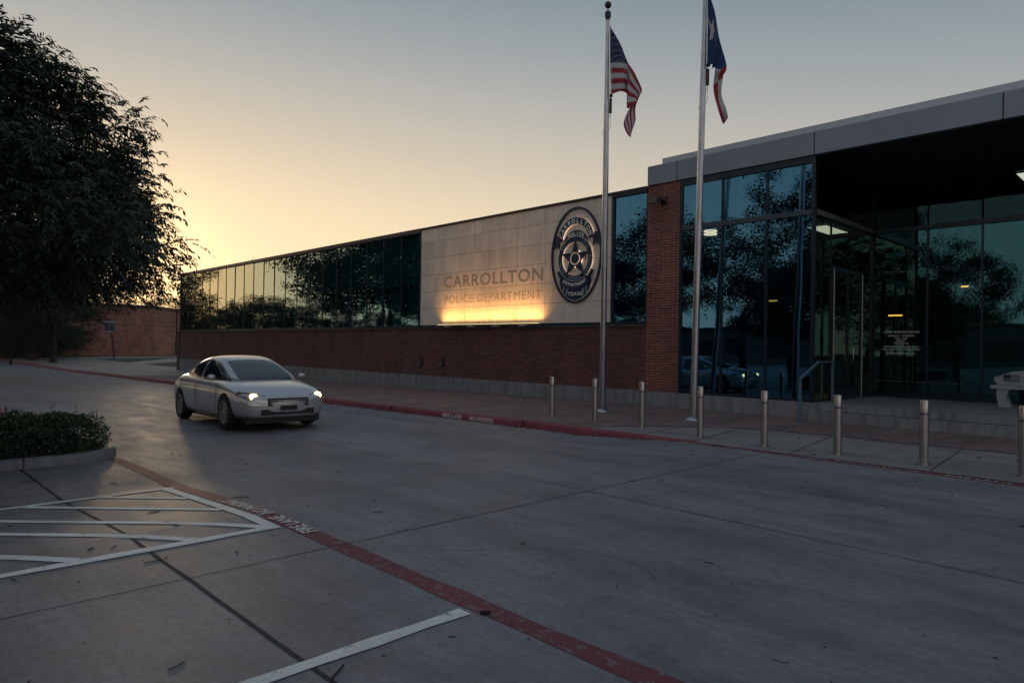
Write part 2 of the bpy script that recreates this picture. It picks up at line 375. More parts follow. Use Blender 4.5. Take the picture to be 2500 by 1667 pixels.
# ================================================================== SETTING
random.seed(5)
tag(sheet('ground', [-900, -300, 80, 900], [-900, -200, 300, 1200], lambda x: -.75, 0, M['grass']), kind='structure')
tag(sheet('driveway', xs(-120, 80), [-60, -25, -10, 0, 2.6, 6, 10.0], dr, 0, M['drive']), kind='structure')
YF = 15.53
tag(sheet('driveway_far', xs(-300, -120.0), [-60, -10, 10.0], dr, -.02, M['drive']), kind='structure')
# joints cut across the driveway slab
jb = MB()
seg(jb, (-10.7, 1.58), (6, 1.62), .022, .004, wob=.004)
seg(jb, (-80, 5.7), (12, 5.7), .009, .004, wob=.006)
for X, w_ in ((-4.6, .010), (-8.75, .007), (-21.2, .008), (-29.3, .008), (-37.4, .008)): seg(jb, (X, -6), (X-.1, 10.0), w_, .004, wob=.005)
seg(jb, (-12.97, 3.0), (-14.75, 10.0), .022, .0045, wob=.01)
seg(jb, (-8.35, 10.02), (-14.7, 9.99), .012, .0045, wob=.006)
seg(jb, (-.5, -6), (-.5, 9.8), .008, .004, wob=.005)
for x, y, a, n_ in ((-6.5, 4.2, .3, 14), (-2.6, 3.9, 2.6, 12), (-9.6, 7.6, .1, 16), (-1.0, 8.0, 3.3, 14), (-7.6, .4, 1.2, 9), (-17, 7.2, .5, 18)):
    p_ = Vector((x, y))
    for k_ in range(n_):
        a += rnd(-.35, .35); q_ = p_+Vector((math.cos(a), math.sin(a)))*.16; seg(jb, p_, q_, .0035, .0042, step=.08); p_ = q_
tag(jb.build('driveway_joint', M['crack']), kind='structure')
# red fire lane stripe and its worn lettering
rb = MB(); seg(rb, (-10.93, 2.71), (8, 2.70), .162, .003, wob=.004)
seg(rb, (-40, 2.62), (-17.3, 2.62), .25, .003); 
tag(rb.build('fire_lane_stripe', M['redst']), kind='structure')
wb = MB(); S = .1
def stall(X, y0=-6, y1=2.58): seg(wb, (X, y0), (X, y1), S, .006, wob=.0015, step=.3)
stall(-8.18, y1=2.63); stall(-5.47, y1=2.60); stall(-3.02); stall(-.5); stall(2.0)
for X in (-18.2, -21, -24): stall(X)
seg(wb, (-8.13, 2.55), (-5.52, 2.55), S, .0065)
for a, b in (((-8.13, 1.93), (-7.33, 2.50)), ((-8.13, 1.25), (-6.44, 2.50)), ((-8.13, .46), (-5.52, 2.50)), ((-7.9, .05), (-5.52, 1.93)), ((-7.3, -.36), (-5.52, 1.15)), ((-6.9, -.8), (-5.52, .4))): seg(wb, a, b, S*.95, .0055)
tag(wb.build('parking_stripe', M['white']), kind='structure')
def text_mesh(s, size=1, extrude=.002, offset=0, space=1.0, align='LEFT'):
    cu_ = bpy.data.curves.new('t', 'FONT'); cu_.body = s; cu_.size = size; cu_.extrude = extrude; cu_.offset = offset; cu_.space_character = space
    cu_.align_x = align; cu_.resolution_u = 3
    o = bpy.data.objects.new('t', cu_); sc.collection.objects.link(o); bpy.context.view_layer.update()
    me = bpy.data.meshes.new_from_object(o.evaluated_get(bpy.context.evaluated_depsgraph_get()))
    bpy.data.objects.remove(o); bpy.data.curves.remove(cu_); return me
def text(name, s, p0, xdir, ydir, width, height, mt, parent=None, extrude=.002, offset=0, space=1.0, nrm_off=0, zf=None):
    """lay a word so that its box starts at p0 and is width by height along xdir / ydir"""
    me = text_mesh(s, 1, extrude, offset, space); co = np.array([v.co[:] for v in me.vertices])
    x0, x1 = co[:, 0].min(), co[:, 0].max(); y0, y1 = co[:, 1].min(), co[:, 1].max()
    xd, yd = Vector(xdir).normalized(), Vector(ydir).normalized(); nn = xd.cross(yd); p0 = Vector(p0)
    pw = parent_world(parent) if parent else Vector((0, 0, 0))
    for v in me.vertices:
        a = (v.co.x-x0)/(x1-x0)*width; b = (v.co.y-y0)/(y1-y0)*height
        p = p0+xd*a+yd*b+nn*(v.co.z+nrm_off)
        if zf: p.z = zf(p.x)+.0095+v.co.z
        v.co = p-pw
    me.materials.clear(); me.materials.append(mt)
    o = bpy.data.objects.new(name, me); C.objects.link(o)
    if parent: o.parent = parent
    return o
tag(text('fire_lane_lettering', 'FIRE LANE', (-5.12, 2.775, 0), (-1, 0, 0), (0, -1, 0), .66, .13, M['whitelet'], zf=dr, extrude=.0005, offset=.01), kind='structure')
tag(text('no_parking_lettering', 'NO PARKING', (-5.92, 2.775, 0), (-1, 0, 0), (0, -1, 0), .92, .13, M['whitelet'], zf=dr, extrude=.0005, offset=.01), kind='structure')
# sidewalk: plain concrete strip, brick pavers, concrete beyond
tag(sheet('sidewalk', xs(-8.6, 30), [10.06, 12.2, 12.85, 15.2], sw, 0, M['walk']), kind='structure')
tag(sheet('sidewalk_far', xs(-120, -38), [10.15, 15.5, 60], sw, 0, M['walk']), kind='structure')
pv = MB()
X_ = xs(-38, -8.3); vs = [(x, y, sw(x)+.004) for y in (10.15, YF-.03) for x in X_]; n_ = len(X_)
pv.add(vs, [(i, i+1, n_+i+1, n_+i) for i in range(n_-1)])
ed = [(-8.3, 10.42), (-8.09, 10.85), (-7.65, 11.39), (-7.1, 11.95), (-6.44, 12.45), (-5.6, 12.72), (-4.54, 12.82), (-2, 12.88), (8, 12.95), (30, 13)]
vs = [(x, y, .008) for x, y in ed]+[(x, YF-.03, .008) for x, y in ed]; n_ = len(ed)
pv.add(vs, [(i, i+1, n_+i+1, n_+i) for i in range(n_-1)])
tag(pv.build('paved_walk', M['paver']), kind='structure')
tag(sheet('sidewalk_edge', xs(-12, -8.0), [10.15, 10.2], sw, .002, M['walk']), kind='structure')
jb = MB()
for a, b in (((-4.4, 9.99), (-4.8, 12.75)), ((-2.55, 9.99), (-2.8, 12.84)), ((-6.05, 9.99), (-6.4, 12.4)), ((-7.1, 10.2), (-7.3, 11.7)), ((-.7, 10), (-.85, 12.9)), ((1.2, 10), (1.1, 12.9))):
    seg(jb, a, b, .016, .004, zf=sw, wob=.004)
for X in (-40.5, -43.5, -46.5, -49.5, -52.5, -56, -60): seg(jb, (X, 10.2), (X, 15.4), .014, .004, zf=sw)
tag(jb.build('sidewalk_joint', M['crack']), kind='structure')
# red kerb: rounded profile swept along X, tapering to flush
kb = MB(); kx = [-120, -90, -70, -51.4, -40, -30, -26]+[-26+i*.5 for i in range(1, 36)]+[-8.2, -7.9, -7.6, -7.3, -7.0, -6.7, -6.4, -6.2, -6.0]
def kerb_section(x):
    d_, s_ = dr(x), sw(x)+.003; h = s_-d_; k = rnd(-.003, .003)
    return [(x, 9.985+k, d_-.02), (x, 9.99+k, d_+.008), (x, 10.0+k, d_+h*.75), (x, 10.02+k, d_+h*.93), (x, 10.05+k, s_+.004), (x, 10.16, s_+.0045), (x, 10.17, s_-.03)]
sec = [kerb_section(x) for x in kx]; n_ = 7
kb.add([p for s_ in sec for p in s_], [(i*n_+j, i*n_+j+1, (i+1)*n_+j+1, (i+1)*n_+j) for i in range(len(kx)-1) for j in range(n_-1)])
tag(shade_auto(kb.build('kerb', M['red']), 60), kind='structure')
kb = MB(); seg(kb, (-6.05, 9.975), (-2.6, 9.90), .13, .005, wob=.006); seg(kb, (-2.6, 9.90), (20, 9.88), .15, .005, wob=.003)
tag(kb.build('flush_kerb_stripe', M['red']), kind='structure')
jb = MB(); seg(jb, (-6.1, 10.05), (20, 9.96), .02, .006, wob=.01)
for X in (-14.75, -9.95, -19.7, -24.6): jb.box(X-.008, X+.008, 9.978, 10.163, dr(X)-.01, sw(X)+.009)
tag(jb.build('kerb_joint', M['crack']), kind='structure')
def kerbtext(name, s_, xa, xb):
    zc = (dr(xa)+.012); return tag(text(name, s_, (xa, 9.982, zc), (1, 0, (dr(xb)-dr(xa))/(xb-xa)), (0, .10, 1), xb-xa, .098, M['whitelet'], extrude=.001, offset=.012, nrm_off=.0), kind='structure')
kerbtext('kerb_lettering_fire_lane', 'FIRE LANE', -12.61, -11.90); kerbtext('kerb_lettering_no_parking', 'NO PARKING', -11.64, -10.84)
tag(text('flush_lettering_fire_lane', 'FIRE LANE', (-2.33, 9.82, 0), (1, 0, 0), (0, 1, 0), .68, .12, M['whitefade'], zf=dr, extrude=.0005, offset=.01), kind='structure')
tag(text('flush_lettering_no_parking', 'NO PARKING', (-4.15, 9.89, 0), (1, -.02, 0), (0, 1, 0), 1.5, .07, M['whitefade'], zf=dr, extrude=.0005, offset=-.004), kind='structure')
# lawns
def flat(name, pts, z, mt, kind='structure', zf=None):
    o = MB().add([(x, y, (zf(x) if zf else 0)+z) for x, y in pts], [tuple(range(len(pts)))]).build(name, mt)
    return tag(o, kind=kind)
flat('lawn', [(-78, 17.4), (-65.8, 17.2), (-83, 27)], .012, M['grass'], zf=sw)
flat('lawn_strip', [(-60.5, 17.1), (-53, 17.1), (-53, 22.0), (-67.3, 22.0)], .012, M['grass'], zf=sw)
flat('lawn_far', [(-79.5, 10.3), (-90.5, 21.6), (-92, 40), (-300, 40), (-300, 10.3)], .02, M['grass'], zf=lambda x: -.42)
# ================================================================== POLICE BUILDING
bld = empty('police_building', (-20, YF, 0), 'long police building of red brick, dark glass and pale stone with a flat canopy', 'building')
XL, XS0, XS1, XP0, XP1, XC = -47.55, -21.07, -11.99, -10.76, -9.76, -6.29
ZT, ZS, ZP = 5.95, 2.23, .375
YR, YB = 30.0, 19.29
# shell behind everything
b_ = MB(); b_.box(XL, XP0, YF+.35, YR, -.6, 5.75)
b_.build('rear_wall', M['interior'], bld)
b_ = MB(); b_.box(XL+.02, XP0+.0, YF, YF+.35, ZP, ZS-.10); wl = b_.build('brick_wall', M['brick'], bld)
each('control_joint', [(X-.006, X+.006, YF-.002, YF+.01, ZP, ZS-.10) for X in (-40.2, -33.0, -26.9, -20.95)], M['groove'], wl)
b_ = MB(); b_.box(XL-.35, XL+.02, YF-.05, YF+3.5, -.7, ZS-.10); b_.build('brick_return', M['brick'], bld)
b_ = MB(); b_.box(XL, XP1, YF-.02, YF+.4, -.75, ZP); b_.box(XP1, XC+.05, YF-.02, YF+.4, -.2, ZP)
b_.build('plinth', M['plinth'], bld)
b_ = MB(); b_.box(XL-.35, XP0-.02, YF-.05, YF+.34, ZS-.10, ZS-.04); b_.build('sill_flashing', mat('sill_metal', (.09, .08, .085), .4, .5), bld)
b_ = MB(); b_.box(XL, XP0-.02, YF-.025, YF+.34, ZS-.04, ZS+.03); b_.build('window_sill', M['frame'], bld)
# roof edge
b_ = MB(); b_.box(XL-.05, XS0, YF-.08, YR, 5.80, 5.95); b_.build('roof_cap', M['capmetal'], bld)
b_ = MB(); b_.box(XS0, XP0-.02, YF-.05, YR, 5.885, 5.955); b_.box(XS1+.03, XP0-.02, YF-.04, YF+.2, 5.80, 5.884); b_.build('roof_edge', M['darkmetal'], bld)
b_ = MB(); b_.box(XL, XL+.06, YF-.03, YF+.3, ZS+.03, 5.80); b_.box(XS0-.06, XS0, YF-.03, YF+.3, ZS+.03, 5.80)
wf = b_.build('window_band', M['frame'], bld)
# glass band: 21 panes, each very slightly out of plane
mul = [-47.49]+[-46.25+1.2437*i*25.06/26.12*1.0 for i in range(0)]
nP = 21; pe = [-47.49+(-21.13+47.49)*i/nP for i in range(nP+1)]
random.seed(11)
def pane(name, mt, parent, p, ex, ez, wx, hz, tilt=.0025, div=1):
    p = Vector(p); ex = Vector(ex); ez = Vector(ez); n_ = ex.cross(ez); t1, t2 = rnd(-tilt, tilt), rnd(-tilt, tilt)
    c = p+ex*wx/2+ez*hz/2; mb = MB(); vs = []
    for j in (-1, 1):
        for i in (-1, 1): vs.append(c+ex*i*wx/2+ez*j*hz/2+n_*(i*wx/2*t1+j*hz/2*t2))
    return mb.add(vs, [(0, 1, 3, 2)]).build(name, mt, parent)
for i in range(nP):
    pane('window_pane', M['glass_band'], wf, (pe[i]+.012, YF+.03, ZS+.03), (1, 0, 0), (0, 0, 1), pe[i+1]-pe[i]-.024, 5.80-ZS-.03, .0035)
each('mullion', [(X-.013, X+.013, YF+.006, YF+.09, ZS+.03, 5.80) for X in pe[1:-1]], M['frame'], wf)
b_ = MB(); b_.box(XL+.06, XS0-.06, YF+.30, YF+.33, ZS+.03, 5.80); b_.build('spandrel_panel', M['teal'], wf)
each('inner_frame', [(XL+.06, XS0-.06, YF+.2, YF+.29, 3.75, 3.83)]+[(X-.10, X+.10, YF+.22, YF+.295, ZS+.03, 3.74) for X in pe[12:-1]], M['frame'], wf)
# stone wall, laid as separate slabs with real open joints
b_ = MB(); b_.box(XS0, XS1, YF+.03, YF+.34, ZS+.03, 5.885); sb = b_.build('stone_backing', M['groove'], bld)
b_ = MB(); cx = [XS0+.01+(XS1-XS0-.01)/7*i for i in range(8)]; rz_ = [2.262, 2.885, 3.518, 4.135, 4.765, 5.385, 5.884]
cx = [-21.06, -19.70, -18.44, -17.15, -15.85, -14.57, -13.26, -11.995]
for i in range(7):
    for j in range(6):
        slab = (1 <= i <= 4 and j <= 2)
        y = YF-(.002 if slab else 0)
        b_.box(cx[i]+.006, cx[i+1]-.006, y, YF+.035, rz_[j]+.005, rz_[j+1]-.005)
b_.build('stone_wall', M['stone'], bld)
# lettering cut in the stone
text('engraved_name', 'CARROLLTON', (-19.63, YF-.0025, 3.605), (1, 0, 0), (0, 0, 1), 4.97, .425, M['engraved'], bld, extrude=.0015, offset=.018, space=1.12)
text('engraved_department', 'POLICE DEPARTMENT', (-19.57, YF-.0025, 3.04), (1, 0, 0), (0, 0, 1), 4.86, .285, M['engraved'], bld, extrude=.0015, offset=-.006, space=1.1)
b_ = MB()      # small serifs that finish the strokes
# narrow window beside the pillar
b_ = MB(); b_.box(XS1+.01, XS1+.09, YF-.02, YF+.3, ZS+.03, 5.80); b_.box(XP0-.04, XP0-.0, YF-.01, YF+.3, ZS+.03, 5.80)
nw = b_.build('narrow_window', M['frame'], bld)
pane('window_pane', M['glass_front'], nw, (XS1+.09, YF+.03, ZS+.03), (1, 0, 0), (0, 0, 1), XP0-.04-XS1-.09, 5.80-ZS-.03, .002)
b_ = MB(); b_.box(XS1+.09, XP0-.04, YF+.25, YF+.3, ZS+.03, 5.80); b_.build('spandrel_panel', M['teal'], nw)
# pillar: brick with slightly proud courses
b_ = MB(); b_.box(XP0, XP1, YF-.015, YF+.6, ZP, 5.95)
pl = b_.build('brick_pillar', M['pillar'], bld)
# canopy
b_ = MB(); jx = [-10.74, -9.83, -6.28, -2.78, .72, 4.22, 7.72, 11.2]
for i in range(len(jx)-1): b_.box(jx[i]+(.012 if i else 0), jx[i+1]-.012, YF-.07, YF+.3, 5.95, 6.46)
fa = b_.build('fascia', M['fascia'], bld)
b_ = MB(); b_.box(-10.70, 11.2, YF-.03, YR, 5.97, 6.44); b_.build('canopy_core', M['frame'], bld)
b_ = MB(); b_.box(-10.3, 11.2, YF-.04, YF+1.2, 6.461, 6.60); b_.build('parapet_flashing', M['flash'], bld)
b_ = MB(); b_.box(-10.3, 11.2, YF-.045, YF+1.2, 6.601, 6.612); b_.build('parapet_edge', mat('bright_edge', (.6, .62, .64), .3, .6), bld)
b_ = MB(); b_.box(XC, 11, YF+.05, YB, 5.93, 5.965)
so_ = b_.build('soffit', M['soffit'], bld)
b_ = MB(); y = YF+.15
while y < YB: b_.box(XC+.02, 11, y, y+.012, 5.922, 5.929); y += .14
b_.build('soffit_slat', M['groove'], so_)
# interior seen dimly through the glass
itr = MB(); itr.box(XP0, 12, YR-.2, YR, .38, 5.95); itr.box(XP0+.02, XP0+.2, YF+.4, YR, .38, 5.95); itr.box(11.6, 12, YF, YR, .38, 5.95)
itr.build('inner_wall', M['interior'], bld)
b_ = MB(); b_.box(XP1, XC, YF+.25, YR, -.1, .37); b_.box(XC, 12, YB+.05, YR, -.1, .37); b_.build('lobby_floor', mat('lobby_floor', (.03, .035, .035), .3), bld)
b_ = MB(); b_.box(XP0, XC, YF+.4, YR, 5.93, 5.965); b_.box(XC, 12, YB+.06, YR, 5.93, 5.965); b_.build('lobby_ceiling', M['soffit'], bld)
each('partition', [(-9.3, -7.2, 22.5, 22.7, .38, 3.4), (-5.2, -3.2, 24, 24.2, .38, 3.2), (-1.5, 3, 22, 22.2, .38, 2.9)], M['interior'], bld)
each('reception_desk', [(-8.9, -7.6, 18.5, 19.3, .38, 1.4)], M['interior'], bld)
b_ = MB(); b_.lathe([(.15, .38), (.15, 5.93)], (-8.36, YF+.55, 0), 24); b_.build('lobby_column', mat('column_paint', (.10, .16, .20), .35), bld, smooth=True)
lp = emis('ceiling_panel_light', (1, .74, .56), 2.3)
def clight(loc, sx_, sy_, label, mt, h=.03):
    t = empty('ceiling_light', loc, label, 'ceiling light')
    b_ = MB(); b_.box(loc[0]-sx_/2, loc[0]+sx_/2, loc[1]-sy_/2, loc[1]+sy_/2, loc[2]-.004, loc[2]); b_.build('diffuser', mt, t)
    b_ = MB()
    for sgn in (-1, 1):
        b_.box(loc[0]-sx_/2-h, loc[0]+sx_/2+h, loc[1]+sgn*(sy_/2+h/2)-h/2, loc[1]+sgn*(sy_/2+h/2)+h/2, loc[2]-.02, loc[2]+.02)
        b_.box(loc[0]+sgn*(sx_/2+h/2)-h/2, loc[0]+sgn*(sx_/2+h/2)+h/2, loc[1]-sy_/2, loc[1]+sy_/2, loc[2]-.018, loc[2]+.018)
    b_.build('trim', M['frame'], t); return t
clight((-9.72, 25.2, 5.90), .72, 2.1, 'pale green lit ceiling panel seen through the corner glass beside the entrance door', lp)
clight((-1.6, 21.4, 5.90), 3.5, 2.6, 'pale lit ceiling panel over the lobby at the right edge of the picture', emis('lobby_panel_light', (1, .80, .68), 1.9))
yl = emis('strip_light', (1.0, .36, .05), 5.5)
for (loc, wd, lab) in (((-10.0, 21.4, 3.13), .36, 'small yellow strip light glowing behind the glass left of the handrail'), ((-7.2, 24.3, 2.72), .4, 'small yellow strip light glowing above the lobby opening hours'), ((-5.7, 26.2, 3.72), .2, 'short yellow strip light glowing behind the tree reflection right of the door')):
    t = empty('strip_light', loc, lab, 'strip light'); b_ = MB(); b_.box(loc[0]-wd/2, loc[0]+wd/2, loc[1]-.03, loc[1]+.03, loc[2]-.02, loc[2]+.02); b_.build('tube', yl, t)
    b_ = MB(); b_.box(loc[0]-wd/2-.02, loc[0]+wd/2+.02, loc[1]-.05, loc[1]+.05, loc[2]+.021, loc[2]+.05); b_.build('housing', M['frame'], t)
loc = (-10.28, 18.0, 4.90)
t = empty('ring_pendant', loc, 'glowing double ring pendant light behind the upper glass beside the right flagpole', 'pendant light')
for k, dz in enumerate((0, .09)):
    b_ = MB(); b_.tube([(loc[0]+.17*math.cos(a), loc[1]+.17*math.sin(a), loc[2]+dz) for a in [2*math.pi*i/24 for i in range(25)]], .022, 6); b_.build('ring', emis('ring_glow%d' % k, (1, .42, .22), 14), t)
b_ = MB(); b_.tube([(loc[0], loc[1], loc[2]+.12), (loc[0], loc[1], 5.93)], .006, 5)
for a in (0, 2.1, 4.2): b_.tube([(loc[0], loc[1], loc[2]+.5), (loc[0]+.17*math.cos(a), loc[1]+.17*math.sin(a), loc[2]+.1)], .004, 4)
b_.build('cord', M['black'], t)
# front curtain wall
random.seed(4)
mx_ = [XP1, -8.56, -7.41, XC]
b_ = MB()
for X in mx_[1:-1]: b_.box(X-.022, X+.022, YF, YF+.14, ZP, 5.80)
b_.box(XP1, XP1+.07, YF, YF+.14, ZP, 5.80); b_.box(XC-.05, XC+.03, YF-.02, YF+.06, ZP, 5.95)
b_.box(XP1, XC-.05, YF-.012, YF+.1, 5.79, 5.948)
fw = b_.build('front_glazing', M['frame'], bld)
b_ = MB(); b_.box(XP1+.07, XC+.03, YF-.014, YF+.10, 4.62, 4.74); b_.build('transom', M['frame2'], fw)
b_ = MB(); b_.box(XP1+.07, XC, YF+.005, YF+.1, ZP+.001, ZP+.06); b_.build('bottom_rail', M['frame'], fw)
for i in range(3):
    for z0, z1 in ((ZP+.06, 4.62), (4.74, 5.79)):
        pane('glass_pane', M['glass_front'], fw, (mx_[i]+.022, YF+.04, z0), (1, 0, 0), (0, 0, 1), mx_[i+1]-mx_[i]-.044, z1-z0, .0015)
# return glazing with the tall door
b_ = MB(); b_.box(XC-.02, XC+.04, YB-.06, YB+.06, ZP, 5.93); b_.box(XC-.02, XC+.02, 16.50, 16.535, 3.55, 4.62)
b_.box(XC-.012, XC+.012, YF+.06, YB-.06, 5.84, 5.925); b_.box(XC-.012, XC+.012, YF+.06, 16.55, ZP+.001, ZP+.05); b_.box(XC-.012, XC+.012, 18.52, YB-.06, ZP+.001, ZP+.05)
rw = b_.build('return_glazing', M['frame'], bld)
b_ = MB(); b_.box(XC-.05, XC+.06, YF+.061, YB-.061, 4.62, 4.74); b_.build('transom', mat('return_transom_metal', (.16, .15, .15), .35, .7), rw)
pane('glass_pane', M['glass_entry'], rw, (XC, YF+.06, ZP+.05), (0, 1, 0), (0, 0, 1), .98, 4.62-ZP-.05, .001)
pane('glass_pane', M['glass_entry'], rw, (XC, 16.55, 3.56), (0, 1, 0), (0, 0, 1), 1.95, 4.62-3.56, .001)
pane('glass_pane', M['glass_entry'], rw, (XC, 18.52, ZP+.05), (0, 1, 0), (0, 0, 1), YB-.06-18.52, 4.62-ZP-.05, .001)
pane('glass_pane', M['glass_upper'], rw, (XC, YF+.06, 4.74), (0, 1, 0), (0, 0, 1), YB-.06-YF-.06, 1.10, .001)
b_ = MB(); b_.box(XC+.0, XC+.05, 16.555, 16.66, ZP, 3.55); b_.box(XC, XC+.05, 18.41, 18.51, ZP, 3.55); b_.box(XC+.003, XC+.047, 16.66, 18.41, 3.42, 3.55)
b_.box(XC+.003, XC+.047, 16.66, 18.41, ZP, ZP+.26); b_.box(XC+.005, XC+.045, 17.47, 17.60, ZP+.26, 3.42)
dro = b_.build('door', M['frame'], bld)
each('door_edge', [(XC+.052, XC+.062, 16.60, 16.614, ZP, 3.5), (XC+.052, XC+.062, 18.455, 18.469, ZP, 3.5)], mat('bright_aluminium', (.85, .85, .8), .3, .3), dro)
pane('glass_pane', M['glass_entry'], dro, (XC+.025, 16.66, ZP+.26), (0, 1, 0), (0, 0, 1), .81, 3.42-ZP-.26, .0005)
pane('glass_pane', M['glass_entry'], dro, (XC+.025, 17.60, ZP+.26), (0, 1, 0), (0, 0, 1), .81, 3.42-ZP-.26, .0005)
b_ = MB(); hx = XC+.12
for yy in (17.68,): b_.tube([(XC+.04, yy, 1.27), (hx, yy, 1.28), (hx, yy, 1.3), (hx, yy, 1.62), (hx, yy, 1.64), (XC+.04, yy, 1.65)], .014, 8)
b_.build('door_handle', M['steel'], dro, smooth=True)
# rear glazing of the recess
b_ = MB()
bx = [XC+.04, -5.0, -3.85, -1.6, .7, 3.0, 5.3, 7.6]
for X in bx[1:]: b_.box(X-.02, X+.02, YB, YB+.1, ZP, 4.62)
b_.box(XC+.04, 11, YB-.005, YB+.1, ZP+.001, ZP+.07); b_.box(XC+.04, 11, YB, YB+.1, 5.84, 5.928)
bw = b_.build('rear_glazing', M['frame'], bld)
b_ = MB(); b_.box(XC+.04, 11, YB-.02, YB+.1, 4.62, 4.74); b_.build('transom', M['frame'], bw)
for i in range(len(bx)-1):
    pane('glass_pane', M['glass_entry'], bw, (bx[i]+.02, YB+.04, ZP+.07), (1, 0, 0), (0, 0, 1), bx[i+1]-bx[i]-.04, 4.62-ZP-.07, .001)
    pane('glass_pane', M['glass_upper'], bw, (bx[i]+.02, YB+.04, 4.74), (1, 0, 0), (0, 0, 1), bx[i+1]-bx[i]-.04, 1.1, .001)
rows = [('LOBBY BUSINESS HOURS', .83, 2.03, .052), ('MONDAY - THURSDAY', .62, 1.935, .042), ('7:30 - 5:30', .29, 1.87, .042), ('FRIDAY', .21, 1.805, .042), ('7:30 - 11:30', .32, 1.74, .042), ('AFTER HOURS POLICE DESK', .82, 1.65, .044), ('NEXT DOOR IN THE JAIL LOBBY', .90, 1.58, .044), ('EMERGENCY CALL 911', .64, 1.485, .044)]
for s_, wd, z, h in rows:
    text('door_lettering', s_, (-5.585-wd/2, YB+.034, z), (1, 0, 0), (0, 0, 1), wd, h, M['pale'], bw, extrude=.0008, offset=.01)
# entrance platform with two steps
b_ = MB(); b_.box(XC+.05, 14, YF-.03, YB+.04, -.2, .372); pf = b_.build('entrance_platform', M['plinth'], bld)
b_ = MB(); b_.box(XC+.02, 14, YF-.33, YF-.031, -.2, .20); b_.build('entrance_step', M['plinth'], bld)
b_ = MB(); b_.box(XC+.1, 14, YF-.0345, YF-.0315, .195, .21); b_.build('step_crack', M['crack'], bld)
# ================================================================== WALL FIXTURES
def cp(o, **k):       # copy a thing with its parts
    c = o.copy(); C.objects.link(c)
    for ch in list(o.children):
        d_ = ch.copy(); C.objects.link(d_); d_.parent = c
        for g_ in list(ch.children):
            e_ = g_.copy(); C.objects.link(e_); e_.parent = d_
    return c
x0 = -19.68; wd = 1.272
def uplight(i, lab):
    a = x0+i*wd+ .005
    t = empty('linear_uplight', (a, YF-.16, 2.2), lab, 'wall light', 'linear lights under the engraved stone')
    b_ = MB(); b_.box(a, a+wd-.02, YF-.29, YF-.15, 2.225, 2.262); b_.build('housing', mat('light_housing', (.42, .42, .42), .4, .6) if i == 0 else bpy.data.materials['light_housing'], t)
    b_ = MB(); b_.box(a+.02, a+wd-.04, YF-.26, YF-.20, 2.263, 2.268); b_.build('lens', emis('uplight_lens', (1, .66, .25), 5) if i == 0 else bpy.data.materials['uplight_lens'], t)
    b_ = MB(); b_.box(a+.42, a+.70, YF-.28, YF-.16, 2.185, 2.224); b_.build('driver_box', mat('driver_white', (.6, .6, .6), .5) if i == 0 else bpy.data.materials['driver_white'], t)
    b_ = MB(); b_.bar((a+wd-.06, YF-.25, 2.243), (a+wd-.06, YF, 2.20), .02); b_.bar((a+.06, YF-.25, 2.243), (a+.06, YF, 2.20), .02); b_.build('bracket', M['black'], t)
    ld = bpy.data.lights.new('uplight', 'AREA'); ld.shape = 'RECTANGLE'; ld.size = wd-.06; ld.size_y = .05; ld.energy = 15.0; ld.color = (1, .50, .155); ld.spread = R_(110)
    lo = bpy.data.objects.new('lamp', ld); C.objects.link(lo); lo.parent = t
    lo.location = (wd/2, -.075, .072); d_ = Vector((0, .30, 1)).normalized(); lo.rotation_euler = (d_).to_track_quat('-Z', 'Y').to_euler()
    return t
for i, l_ in enumerate(('leftmost of the four lit lights under the engraved lettering', 'second from the left of the four lit lights under the engraved lettering', 'third from the left of the four lit lights under the engraved lettering', 'rightmost of the four lit lights under the engraved lettering, nearest the badge')): uplight(i, l_)
# badge emblem standing off the wall
EX, EZ = -13.29, 4.285
emb = empty('wall_emblem', (EX, YF, EZ), 'large oval navy police badge emblem with a five pointed star on the stone wall', 'emblem')
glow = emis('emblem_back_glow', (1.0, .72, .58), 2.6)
def arc(c, r0, r1, a0, a1, n, y0, y1, mb=None):
    mb = mb or MB(); full = abs(a1-a0) >= 359.9; vs = []; fs = []
    f0 = r0 if callable(r0) else (lambda t: r0); f1 = r1 if callable(r1) else (lambda t: r1)
    for i in range(n+1):
        t = R_(a0+(a1-a0)*i/n); a, b = f0(t), f1(t)
        for r, y in ((a, y0), (b, y0), (b, y1), (a, y1)): vs.append((EX+c[0]+r*math.cos(t), YF-y, EZ+c[1]+r*math.sin(t)))
    for i in range(n):
        for k in range(4): fs.append((i*4+k, i*4+(k+1)%4, (i+1)*4+(k+1)%4, (i+1)*4+k))
    if not full: fs += [(3, 2, 1, 0), (n*4, n*4+1, n*4+2, n*4+3)]
    return mb.add(vs, fs)
def poly(pts, y0, y1, mb=None):
    mb = mb or MB(); n = len(pts)
    vs = [(EX+x, YF-y0, EZ+z) for x, z in pts]+[(EX+x, YF-y1, EZ+z) for x, z in pts]
    return mb.add(vs, [tuple(range(n)), tuple(reversed(range(n, 2*n)))]+[(i, n+i, n+(i+1)%n, (i+1)%n) for i in range(n)])
def rings(mb, c, r, a0, a1, y=.022, wd=.03): return arc(c, r-wd/2, r+wd/2, a0, a1, 40, y, y+.004, mb)
def ell(a, b): return lambda t: a*b/math.sqrt((b*math.cos(t))**2+(a*math.sin(t))**2)
arc((0, 0), ell(.925, 1.385), ell(.985, 1.44), 0, 360, 96, .01, .06).build('oval_ring', M['navy'], emb)
bc = (.01, .42)
arc(bc, .505, .70, 3, 177, 48, .075, .085).build('name_banner', M['navy'], emb)
b_ = MB(); arc(bc, .512, .519, 4, 176, 48, .0852, .087, b_); arc(bc, .686, .693, 4, 176, 48, .0852, .087, b_); b_.build('banner_trim', M['navy2'], emb)
